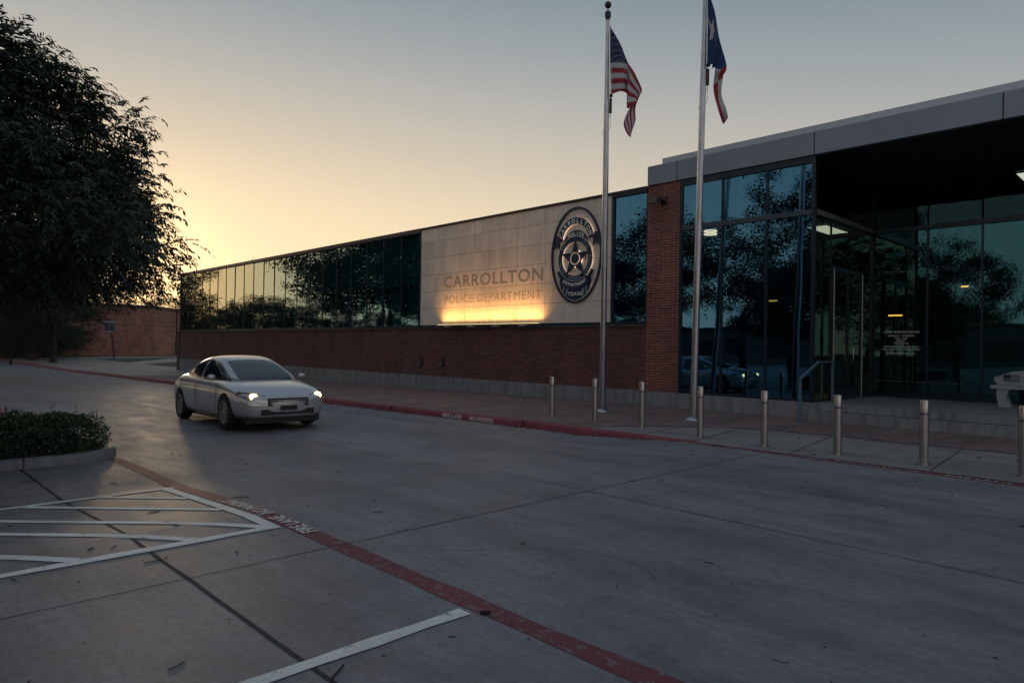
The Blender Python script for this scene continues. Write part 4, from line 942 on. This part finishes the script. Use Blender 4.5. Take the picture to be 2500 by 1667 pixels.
# greenhouse glass
gh = [(-1.95, 1.00, .60, 1.02, .58), (-1.55, 1.00, .68, 1.16, .60), (-1.05, .96, .76, 1.36, .55), (-.5, .94, .79, 1.43, .56), (.05, .93, .79, 1.42, .56), (.5, .93, .78, 1.32, .55), (.95, .94, .74, 1.13, .60), (1.30, .95, .64, .97, .60)]
vs = []; n = 9
for x, z0, w0, z1, w1 in gh:
    ring = [(0, z0-.1), (w0, z0-.1), (w0, z0), ((w0+w1)/2+.02, (z0+z1)/2), (w1, z1-.02), (w1*.6, z1+.012), (0, z1+.02)]
    ring = ring+[(-a, b) for a, b in reversed(ring[1:-1])]; n = len(ring); vs += [(x, a, b) for a, b in ring]
fs = [(i*n+j, i*n+(j+1) % n, (i+1)*n+(j+1) % n, (i+1)*n+j) for i in range(len(gh)-1) for j in range(n)]+[tuple(reversed(range(n))), tuple(range((len(gh)-1)*n, len(gh)*n))]
gho = MB().add(vs, fs).build('window_glass', [CGL, PAINT], None); finish(gho, 4)
me = gho.data; gv = [v.co.copy() for v in me.vertices]
def cabin_paint(p, nn):
    x, y, z = p; ay = abs(y); zt_ = np.interp(x, [-1.95, -1.05, -.5, .05, .5, 1.3], [1.04, 1.37, 1.45, 1.44, 1.34, .99])
    if -1.12 < x < .42 and nn[2] > .72: return True
    if z > zt_-.075 and ay > .45 and abs(nn[1]) > .35 and x < 1.25: return True     # frame over the doors
    if .3 < x < 1.27 and np.interp(x, [.3, .5, .95, 1.3], [.50, .505, .555, .56]) < ay < np.interp(x, [.3, .5, .95, 1.3], [.585, .60, .655, .665]) and nn[0] > .1: return True       # windscreen pillar
    if -.36 < x < -.26 and abs(nn[1]) > .6: return True
    if x < -1.22 and ay > .47 and abs(nn[1]) > .3: return True
    return False
gm_ = [cabin_paint(p.center, p.normal) for p in me.polygons]
def subset(name, keep, mt):
    mb = MB(); mb.v = [tuple(v) for v in gv]; mb.f = [list(p.vertices) for p, k in zip(me.polygons, gm_) if k == keep]; mb.mi = [0]*len(mb.f)
    o = mb.build(name, mt, None); bm = bmesh.new(); bm.from_mesh(o.data)
    bmesh.ops.delete(bm, geom=[v for v in bm.verts if not v.link_faces], context='VERTS'); bm.to_mesh(o.data); bm.free()
    shade_auto(o, 40); o.parent = car; return o
subset('window_glass', False, CGL); subset('roof', True, PAINT); bpy.data.objects.remove(gho)
for s_ in (-1, 1):
    b_ = MB()
    b_ = MB(); b_.obox((.82, s_*.95, 1.0), (.06, 0, 0), (0, .10, 0), (0, 0, .065)); cpart(b_, 'side_mirror', PAINT, sub=2)
    b_ = MB()
    for X in (1.02, -.28, -1.30):
        b_.tube([(X, s_*.926, .36), (X, s_*.9285, .6), (X, s_*.918, .82), (X, s_*.86, .9)], .004, 4)
    cpart(b_, 'door_gap', BLK)
    for X in (-.12, -1.12):
        b_ = MB(); b_.tube([(X-.1, s_*.922, .79), (X-.06, s_*.945, .795), (X+.06, s_*.945, .795), (X+.1, s_*.922, .79)], .013, 6); cpart(b_, 'door_handle', PAINT, smooth=True)
    hb = MB(); hb.add([(2.27, s_*.44, .60), (2.14, s_*.73, .62), (1.93, s_*.865, .70), (1.98, s_*.845, .755), (2.18, s_*.70, .735), (2.30, s_*.44, .68),
                       (2.1, s_*.44, .60), (1.98, s_*.66, .62), (1.80, s_*.80, .68), (1.80, s_*.79, .77), (2.0, s_*.64, .76), (2.08, s_*.44, .72)],
                      [(0, 1, 4, 5), (1, 2, 3, 4), (6, 11, 10, 7), (7, 10, 9, 8), (0, 6, 7, 1), (1, 7, 8, 2), (5, 4, 10, 11), (4, 3, 9, 10), (0, 5, 11, 6), (2, 8, 9, 3)])
    hd = cpart(hb, 'headlight', mat('headlight_lens', (.10, .10, .10), .1) if s_ < 0 else bpy.data.materials['headlight_lens'])
    b_ = MB(); b_.tube([(2.20, s_*.64, .655), (2.265, s_*.635, .655)], .07, 18); cpart(b_, 'bulb', emis('headlight_glow', (1, .62, .22), 9) if s_ < 0 else bpy.data.materials['headlight_glow'], hd)
    b_ = MB(); b_.tube([(2.18, s_*.62, .40), (2.285, s_*.60, .40)], .038, 12); cpart(b_, 'fog_lamp', emis('fog_glow', (1, .6, .25), 2.5) if s_ < 0 else bpy.data.materials['fog_glow'])
    b_ = MB(); b_.obox((-2.215, s_*.62, .80), (.05, 0, 0), (0, .15, 0), (0, 0, .07)); cpart(b_, 'tail_light', mat('tail_red', (.2, .01, .01), .2) if s_ < 0 else bpy.data.materials['tail_red'], sub=1)
b_ = MB(); b_.obox((2.325, 0, .555), (.02, 0, 0), (0, .40, 0), (0, 0, .075)); 
gr = cpart(b_, 'grille', BLK)
b_ = MB(); b_.obox((2.29, 0, .37), (.05, 0, 0), (0, .52, 0), (0, 0, .05)); cpart(b_, 'lower_intake', BLK)
b_ = MB()
for z in (.52, .555, .59): b_.obox((2.348, 0, z), (.008, 0, 0), (0, .36, 0), (0, 0, .006))
cpart(b_, 'grille_bar', RIM)
b_ = MB(); b_.obox((2.36, 0, .445), (.02, 0, 0), (0, .16, 0), (0, 0, .045)); cpart(b_, 'plate_recess', BLK)
b_ = MB(); b_.box(-2.1, 2.15, -.72, .72, .15, .45); cpart(b_, 'underbody', BLK)
for X in (-1.42, 1.42):
    for s_ in (-1, 1):
        b_ = MB(); 
        prof = [(.20, -.10), (.30, -.11), (.325, -.08), (.335, 0), (.325, .08), (.30, .11), (.21, .10)]
        vs = []; n = 36
        for r, y in prof:
            for k in range(n): a = 2*math.pi*k/n; vs.append((X+r*math.cos(a), s_*.80+s_*y, .335+r*math.sin(a)))
        fs = [(i*n+k, i*n+(k+1) % n, (i+1)*n+(k+1) % n, (i+1)*n+k) for i in range(len(prof)-1) for k in range(n)]
        wh = cpart(b_.add(vs, fs), 'wheel', TYR, smooth=True)
        b_ = MB(); yo = s_*.885
        for k in range(10):
            a = 2*math.pi*k/10; b_.bar((X+.04*math.cos(a), yo, .335+.04*math.sin(a)), (X+.2*math.cos(a), yo-s_*.01, .335+.2*math.sin(a)), .035, .02)
        b_.tube([(X, yo-s_*.02, .335), (X, yo+s_*.012, .335)], .055, 16)
        n = 36; vs = []
        for r, y in ((.19, .02), (.215, .02), (.215, -.06), (.19, -.06)):
            for k in range(n): a = 2*math.pi*k/n; vs.append((X+r*math.cos(a), yo+s_*y, .335+r*math.sin(a)))
        b_.add(vs, [(i*n+k, i*n+(k+1) % n, ((i+1) % 4)*n+(k+1) % n, ((i+1) % 4)*n+k) for i in range(4) for k in range(n)])
        b_.tube([(X, yo-s_*.09, .335), (X, yo-s_*.08, .335)], .2, 24)
        cpart(b_, 'rim', RIM, wh)
car.rotation_euler = (0, -R_(.9), R_(-2.5)); car.location = (-14.72, 6.15, dr(-15)-.0)
# ================================================================== VEGETATION
def leaf_cloud(name, cen, nrm, up, lw, ll, mt, parent, fold=.0):
    """many small pointed leaves (4-gon each) from numpy arrays of centre, axis and side vectors"""
    n = len(cen); a = nrm*ll[:, None]; b = up*lw[:, None]
    V = np.empty((n, 4, 3)); V[:, 0] = cen; V[:, 1] = cen+a*.45+b*.5; V[:, 2] = cen+a; V[:, 3] = cen+a*.45-b*.5
    me = bpy.data.meshes.new(name); me.vertices.add(n*4); me.vertices.foreach_set('co', V.reshape(-1).astype(np.float32))
    me.loops.add(n*4); me.loops.foreach_set('vertex_index', np.arange(n*4, dtype=np.int32))
    me.polygons.add(n); me.polygons.foreach_set('loop_start', np.arange(0, n*4, 4, dtype=np.int32))
    me.update(calc_edges=True); me.materials.append(mt)
    o = bpy.data.objects.new(name, me); C.objects.link(o)
    if parent: o.parent = parent
    return o
def unit(v): return v/np.maximum(1e-9, np.linalg.norm(v, axis=-1, keepdims=True))
def fronds(rng, base, dirs, L, nl, lw, ll, droop=.5):
    """compound leaves: a drooping rachis with paired leaflets"""
    n = len(base); cs, ns, us = [], [], []
    side = unit(np.cross(dirs, np.array([0, 0, 1.0])+rng.normal(0, .25, (n, 3))))
    for k in range(nl):
        t = (k+1)/nl; p = base+dirs*(L*t)[:, None]; p[:, 2] -= droop*L*t*t
        tan = unit(dirs+np.array([0, 0, -2*droop*t]))
        for s_ in ((-1, 1) if k < nl-1 else (0,)):
            ax = unit(tan*.75+side*s_*.85+np.array([0, 0, -.45])+rng.normal(0, .16, (n, 3)))
            sd = unit(np.cross(ax, unit(np.cross(side, tan)+rng.normal(0, .5, (n, 3)))))
            cs.append(p+rng.normal(0, .006, (n, 3))); ns.append(ax); us.append(sd)
    c = np.concatenate(cs); m_ = len(c)
    return c, np.concatenate(ns), np.concatenate(us), lw*rng.uniform(.7, 1.2, m_), ll*rng.uniform(.7, 1.2, m_)
def grow(rng, root, targets, rtop, mb, fork=1.0, n=7):
    """connect every twig tip to the nearest point already grown, closest first"""
    nodes = [Vector(root)]; rad = [rtop]; T = sorted([Vector(t) for t in targets], key=lambda t: (t-Vector(root)).length)
    for t in T:
        best, bd = 0, 1e9
        for i, p in enumerate(nodes):
            d_ = (t-p).length+.35*max(0, p.z-t.z)+ .25*i/len(nodes)
            if d_ < bd: bd, best = d_, i
        p = nodes[best]; ln = (t-p).length; steps = max(1, int(ln/.45)); r0 = max(.012, rad[best]*.78); pts = [p]; rr = [r0]
        bend = Vector(rng.normal(0, .07*ln, 3).tolist())
        for k in range(1, steps+1):
            s_ = k/steps; q_ = p.lerp(t, s_)+bend*math.sin(math.pi*s_)+Vector((0, 0, .12*ln*math.sin(math.pi*s_)))
            pts.append(q_); r_ = max(.008, r0*(1-.55*s_)); rr.append(r_); nodes.append(q_); rad.append(r_)
        mb.tube(pts, rr, n if r0 > .05 else 4, cap=False)
def trunk(mb, rng, base, top, r0, r1, n=14):
    base, top = Vector(base), Vector(top); pts = []; rr = []
    for i in range(9):
        s_ = i/8; pts.append(base.lerp(top, s_)+Vector((rng.normal(0, .03), rng.normal(0, .03), 0))*(1 if 0 < i < 8 else 0)); rr.append(r0+(r1-r0)*s_+(.25*r0*max(0, 1-s_*5)))
    mb.tube(pts, rr, n)
# ---- the big tree at the left, standing in the planted island
rng = np.random.default_rng(7)
TX, TY = -12.0, .23; zb = dr(TX)+.12
tr = empty('shade_tree', (TX, TY, zb), 'large dark leafy shade tree filling the left side of the picture', 'tree')
prof = [(2.25, 1.2), (2.4, 2.9), (2.6, 3.55), (2.9, 3.72), (3.2, 3.55), (3.5, 3.35), (3.8, 3.2), (4.2, 2.95), (4.6, 2.65), (5.0, 2.25), (5.3, 1.7), (5.6, 1.3), (5.9, .8), (6.2, .2)]
pz, pr = [p[0] for p in prof], [p[1] for p in prof]
tips = []
while len(tips) < 430:
    z = rng.uniform(2.3, 6.1); a = rng.uniform(0, 2*math.pi); rmax = np.interp(z, pz, pr)*(1+.10*math.sin(3*a+z*2.1)+.07*math.sin(7*a-z*3)); k = rng.uniform(.25, 1)**.45; r = (rmax-.18)*k
    p = np.array([TX+r*math.cos(a), TY+r*math.sin(a), z])
    if tips and np.min(np.linalg.norm(np.array(tips)-p, axis=1)) < .30: continue
    tips.append(p)
TP = list(tips)
tb = MB(); trunk(tb, rng, (TX, TY, zb-.2), (TX+.1, TY+.05, 2.1), .24, .17)
grow(rng, (TX+.1, TY+.05, 2.1), tips, .15, tb)
tb.build('trunk', M['bark'], tr, smooth=True)
tips = np.array(tips); bs, ds = [], []
for p in tips:
    out = unit(p-np.array([TX, TY, 3.0])); m_ = rng.integers(36, 58)
    d_ = unit(rng.normal(0, .75, (m_, 3))+out*.85+np.array([0, 0, .10])); bs.append(p+rng.normal(0, .13, (m_, 3))+d_*rng.uniform(0, .18, (m_, 1))); ds.append(d_)
    # a few twigs reach out past the outline
bs = np.concatenate(bs); ds = np.concatenate(ds)
c_, n_, u_, lw_, ll_ = fronds(rng, bs, ds, rng.uniform(.18, .34, len(bs)), 6, .029, .098, .45)
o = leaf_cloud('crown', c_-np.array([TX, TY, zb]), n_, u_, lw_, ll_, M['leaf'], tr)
# ---- two generic crowns, reused for the trees that stand farther off
def make_crown(seed, nclump, per, shape, lsz):
    rng = np.random.default_rng(seed); tips = []
    g_ = 0
    while len(tips) < nclump and g_ < 20000:
        g_ += 1; p = rng.uniform(-1, 1, 3); r = np.linalg.norm(p)
        if r > 1 or r < .35: continue
        p = p*(1+.18*math.sin(4*math.atan2(p[1], p[0])+seed)+.1*math.sin(5*p[2])); q_ = np.array([p[0]*shape[0], p[1]*shape[0], shape[1]+p[2]*shape[2]])
        if p[2] < -.55: continue
        if tips and np.min(np.linalg.norm(np.array(tips)-q_, axis=1)) < shape[0]*.12: continue
        tips.append(q_)
    mb = MB(); trunk(mb, rng, (0, 0, -.3), (0, 0, shape[1]-shape[2]*.75), .22, .15, 8); grow(rng, (0, 0, shape[1]-shape[2]*.75), tips, .13, mb, n=5)
    cs, ns = [], []
    for p in tips:
        m_ = int(per*rng.uniform(.6, 1.3)); off = rng.normal(0, 1, (m_, 3))*np.array([.34, .34, .22])*shape[0]/4.2; cs.append(p+off); ns.append(unit(off*.6+rng.normal(0, .5, (m_, 3))+np.array([0, 0, -.3])))
    c = np.concatenate(cs); n = np.concatenate(ns); s_ = unit(np.cross(n, rng.normal(0, 1, n.shape))); k = len(c)
    return mb, c, n, s_, lsz*.5*rng.uniform(.6, 1.2, k), lsz*rng.uniform(.7, 1.3, k)
protos = []
for seed, nc, per, shape, ls in ((21, 110, 130, (4.2, 5.2, 3.4), .20), (22, 90, 120, (3.6, 6.0, 4.0), .20), (23, 75, 85, (4.4, 5.6, 3.0), .22), (24, 60, 45, (4.6, 5.4, 2.6), .20)):
    mb, c, n, s_, lw_, ll_ = make_crown(seed, nc, int(per*2.1), shape, ls*.68)
    t_o = mb.build('trunk', M['bark'], None, smooth=True); c_o = leaf_cloud('crown', c, n, s_, lw_, ll_, M['leaf2'], None)
    protos.append((t_o.data, c_o.data, shape[1]+shape[2])); bpy.data.objects.remove(t_o); bpy.data.objects.remove(c_o)
def tree(k, x, y, z, h, wide, rz, label, name='background_tree', group=None):
    t = empty(name, (x, y, z), label, 'tree', group, rz); s_ = h/protos[k][2]; t.scale = (s_*wide, s_*wide, s_)
    for nm, me in (('trunk', protos[k][0]), ('crown', protos[k][1])):
        o = bpy.data.objects.new(nm, me); C.objects.link(o); o.parent = t
    return t
G1 = 'trees beyond the walk at the far left'
tree(0, -66, 11.8, -.42, 9.5, 1.1, .3, 'dark tree on the far walk behind the shade tree, left of the directional sign', group=G1)
tree(1, -74, 11.5, -.42, 10.5, 1.2, 1.2, 'dark tree at the far left edge behind the shade tree', group=G1)
tree(2, -84, 14.5, -.42, 8.5, 1.2, 2.2, 'dark tree in front of the tan brick wall, left of the sign', group=G1)
tree(0, -108, 40, -.42, 11.5, 1.25, 3.1, 'backlit tree rising behind the tan brick building beside the roof corner', group=G1)
tree(1, -118, 30, -.42, 12, 1.3, 4.1, 'tall backlit tree behind the roof of the tan brick building', group=G1)
tree(1, -80.5, 35.4, -.42, 12.05, .55, .7, 'treetop just showing above the long roof line')
tree(2, -95, 5, -.55, 10, 1.3, 2.7, 'dark tree beyond the end of the driveway at the far left', group=G1)
for i, (x, y, h) in enumerate(((-86, 8.5, 7), (-82, 12.5, 6.5), (-88.5, 15.0, 7), (-76, 12.2, 5.5), (-66, 9.0, 7))):
    tree(0, x, y, -2.2, h, 1.45 if i < 4 else .8, i*1.1, ('dark bush at the left edge of the far lawn', 'dark bush second from the left on the far lawn', 'dark bush against the tan brick wall', 'low dark bush left of the directional sign', 'spreading dark tree at the far end of the driveway')[i], 'background_bush' if i < 4 else 'background_tree', G1)
G2 = 'trees of the parking lot mirrored in the glass'
refl = [(0, -42, 3.8, 12.5, 1.1), (1, -33, -1, 12, 1.1), (0, -28.8, -11, 11.5, 1.1), (2, -22.5, -13, 10.3, 1.1), (1, -17.3, -8.5, 12.3, .95), (0, -10.8, -9.0, 8.6, .85), (2, -4.0, -17, 5.6, 1.0), (0, -48, -1, 12.5, 1.3), (0, -38, -8, 12.5, 1.2), (0, -39, 2, 11, 1.2), (1, 4, -12, 10, 1.1), (0, 10, -14, 11, 1.1)]  # last two trees are unseen, added behind the camera to darken the right
names2 = ['tall tree mirrored in the left part of the glass band', 'tall tree mirrored in the middle of the glass band', 'tree mirrored in the narrow window', 'tree mirrored low in the front glazing', 'tall tree mirrored beside the glass corner', 'open branched tree mirrored in the recess glazing', 'thin crowned tree mirrored at the right of the recess glazing', 'tree mirrored at the dark middle of the band', 'tree mirrored at the right end of the glass band', 'small tree mirrored at the left end of the glass band', 'unseen tree behind the camera to its right, added to darken the scene', 'second unseen tree behind the camera, added to darken the right side']
for i, (k, x, y, h, wd) in enumerate(refl): tree(k, x, y, dr(x), h, wd, i*1.3, names2[i], 'parking_lot_tree', G2)
for i, (X, Y) in enumerate(((-128, -9), (-120, -15), (-112, -17), (-104, -15), (-97, -19), (-90, -22), (-80, -28), (-68, -35), (-56, -42), (-36, -68), (-22, -66), (-8, -70), (4, -66), (16, -62))):
    tree(0, X, Y, dr(X)-1.2, rnd(8.5, 11), rnd(1.3, 1.6), i*.9, 'dark distant tree beyond the parking lot, one of a row mirrored low in the glass', 'distant_tree', 'distant trees mirrored along the horizon')
# low building across the lot
t = empty('low_building', (-30, -52, -.3), 'low plain building across the parking lot mirrored in the front glazing', 'building')
b_ = MB(); b_.box(-52, -8, -60, -52, -.6, 4.4); b_.build('wall', mat('far_wall', (.10, .10, .10), .8), t)
b_ = MB(); b_.box(-52.3, -7.7, -60.3, -51.7, 4.4, 4.7); b_.build('roof_edge', M['darkmetal'], t)
b_ = MB()
for i in range(8): b_.box(-50+i*5.4, -47+i*5.4, -52, -51.96, .6, 2.8)
b_.build('window', M['frame'], t)
# ---- planted island with its hedge
IX0, IX1, IY = -13.0, -10.72, 2.86
def island(x0, x1, y1, r, n=10, y0=-9):
    pts = [(x1, y0)]
    for i in range(n+1): a = math.pi/2*i/n; pts.append((x1-r+r*math.cos(a), y1-r+r*math.sin(a)))
    for i in range(n+1): a = math.pi/2+math.pi/2*i/n; pts.append((x0+r+r*math.cos(a), y1-r+r*math.sin(a)))
    pts.append((x0, y0)); return pts
mb = MB(); outer = island(IX0, IX1, IY, .75); rows_ = []
for dx_, z_ in ((0, -.02), (.012, .09), (.035, .125), (.06, .135), (.15, .135), (.16, .08)):
    rows_.append([(x, y, dr(-11.5)+z_) for x, y in island(IX0+dx_, IX1-dx_, IY-dx_, .75-dx_*.9)])
n_ = len(outer); vs = [p for r in rows_ for p in r]
mb.add(vs, [(j*n_+i, j*n_+i+1, (j+1)*n_+i+1, (j+1)*n_+i) for j in range(len(rows_)-1) for i in range(n_-1)])
tag(shade_auto(mb.build('island_kerb', M['island_kerb']), 50), kind='structure')
kj = MB()
for yy in (1.62, -1.4): kj.box(IX1-.14, IX1+.003, yy-.006, yy+.006, dr(-11.5), dr(-11.5)+.137)
tag(kj.build('island_kerb_joint', M['crack']), kind='structure')
flat('island_soil', island(IX0+.155, IX1-.155, IY-.155, .6), dr(-11.5)+.1, M['soil'])
hg = empty('hedge', (-11.9, 1, dr(-11.5)+.1), 'clipped dark green hedge with stray shoots in the kerbed island at the left', 'hedge')
rng = np.random.default_rng(3)
zt = dr(-11.5)+.1; HH = .43
def inside(x, y, m_=0): 
    return x > IX0+.2+m_ and x < IX1-.12-m_ and y < IY-.16-m_ and not (y > IY-.85 and x > IX1-.87 and (x-(IX1-.87))**2+(y-(IY-.85))**2 > (.72-m_)**2) and not (y > IY-.85 and x < IX0+.95 and (x-(IX0+.95))**2+(y-(IY-.85))**2 > (.72-m_)**2)
def hedge_leaves(n, ylo, yhi, lsz):
    P_, D_ = [], []
    while len(P_) < n:
        x, y = rng.uniform(IX0+.15, IX1-.08), rng.uniform(ylo, yhi)
        top_ = HH+.05*math.sin(x*5.1+y*2.3)+.04*math.sin(y*7.7-x*3)
        if not inside(x, y, -.06): continue
        edge = not inside(x, y, .16)
        z = rng.uniform(.02, top_) if edge else top_-abs(rng.normal(0, .06))
        if edge: z = min(z, top_-.03)
        P_.append((x, y, zt+z)); c0 = np.array([(IX0+IX1)/2, min(y, IY-1.2), zt+.1]); o_ = unit(np.array([x, y, zt+z])-c0); D_.append(o_)
    P_ = np.array(P_); D_ = unit(np.array(D_)*.5+np.array([0, 0, .35])+rng.normal(0, .55, (n, 3)))
    S_ = unit(np.cross(D_, rng.normal(0, 1, (n, 3)))); return P_, D_, S_, lsz*.55*rng.uniform(.7, 1.2, n), lsz*rng.uniform(.7, 1.3, n)
A = hedge_leaves(26000, -1.2, IY-.1, .045); B = hedge_leaves(5000, -8.5, -1.2, .09)
sc_, sd_, ss_ = [], [], []
for k in range(70):
    x, y = rng.uniform(IX0+.3, IX1-.2), rng.uniform(-.5, IY-.3)
    if not inside(x, y): continue
    h = rng.uniform(.05, .16) if k % 4 else rng.uniform(.14, .22); lean = rng.normal(0, .25, 2)
    for j in range(9):
        z = HH-.06+(h+.06)*j/8; a = j*2.4+k; sc_.append((x+lean[0]*z*.3, y+lean[1]*z*.3, zt+z)); sd_.append((math.cos(a), math.sin(a), .7)); ss_.append((-math.sin(a), math.cos(a), .2))
k = len(sc_); Cc = [np.concatenate(z) for z in zip(A, B, (np.array(sc_), unit(np.array(sd_)), unit(np.array(ss_)), np.full(k, .024), np.full(k, .048)))]
leaf_cloud('foliage', Cc[0]-np.array([-11.9, 1, zt]), Cc[1], Cc[2], Cc[3], Cc[4], M['hedge'], hg)
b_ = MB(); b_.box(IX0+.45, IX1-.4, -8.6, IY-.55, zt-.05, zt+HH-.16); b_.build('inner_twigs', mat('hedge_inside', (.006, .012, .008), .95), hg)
# ---- litter on the pavement
random.seed(9); lt_ = MB()
def twig(x, y, L_, r, zf):
    a = rnd(0, 6.28); pts = []; p = Vector((x, y, zf(x)+r+.001))
    for i in range(4): pts.append(p.copy()); a += rnd(-.5, .5); p += Vector((math.cos(a), math.sin(a), 0))*L_/3
    lt_.tube(pts, r, 4)
for i in range(60):
    x, y = rnd(-12, 1.5), rnd(.2, 9.6); twig(x, y, rnd(.02, .10), rnd(.0015, .004), dr)
for i in range(20):
    x, y = rnd(-9, -5), rnd(.9, 3.6); twig(x, y, rnd(.03, .13), rnd(.0015, .004), dr)
for i in range(90):
    x, y = rnd(-24, -1), rnd(10.3, 15.3); twig(x, y, rnd(.03, .12), rnd(.002, .006), sw)
for i in range(150):
    x = rnd(-24, -3); twig(x, 9.93+rnd(-.05, .03), rnd(.03, .12), rnd(.002, .006), dr)
twig(-2.9, 1.72, .2, .006, dr); twig(-2.93, 2.62, .06, .012, dr); twig(-6.9, 2.95, .16, .004, dr); twig(-1.2, 7.6, .14, .006, dr)
for i in range(420):
    x, y = rnd(-14, 2), rnd(.2, 9.7); s_ = rnd(.004, .014); a = rnd(0, 3.1); z = dr(x)+.004
    lt_.add([(x+s_*math.cos(a), y+s_*math.sin(a), z), (x+s_*.6*math.cos(a+1.7), y+s_*.6*math.sin(a+1.7), z+.002), (x-s_*math.cos(a), y-s_*math.sin(a), z), (x+s_*.6*math.cos(a-1.4), y+s_*.6*math.sin(a-1.4), z)], [(0, 1, 2, 3)])
tag(lt_.build('ground_litter', mat('dry_twigs', (.018, .015, .014), .9)), 'scattered dark twigs and leaf bits on the driveway and walk', 'litter', kind='stuff')
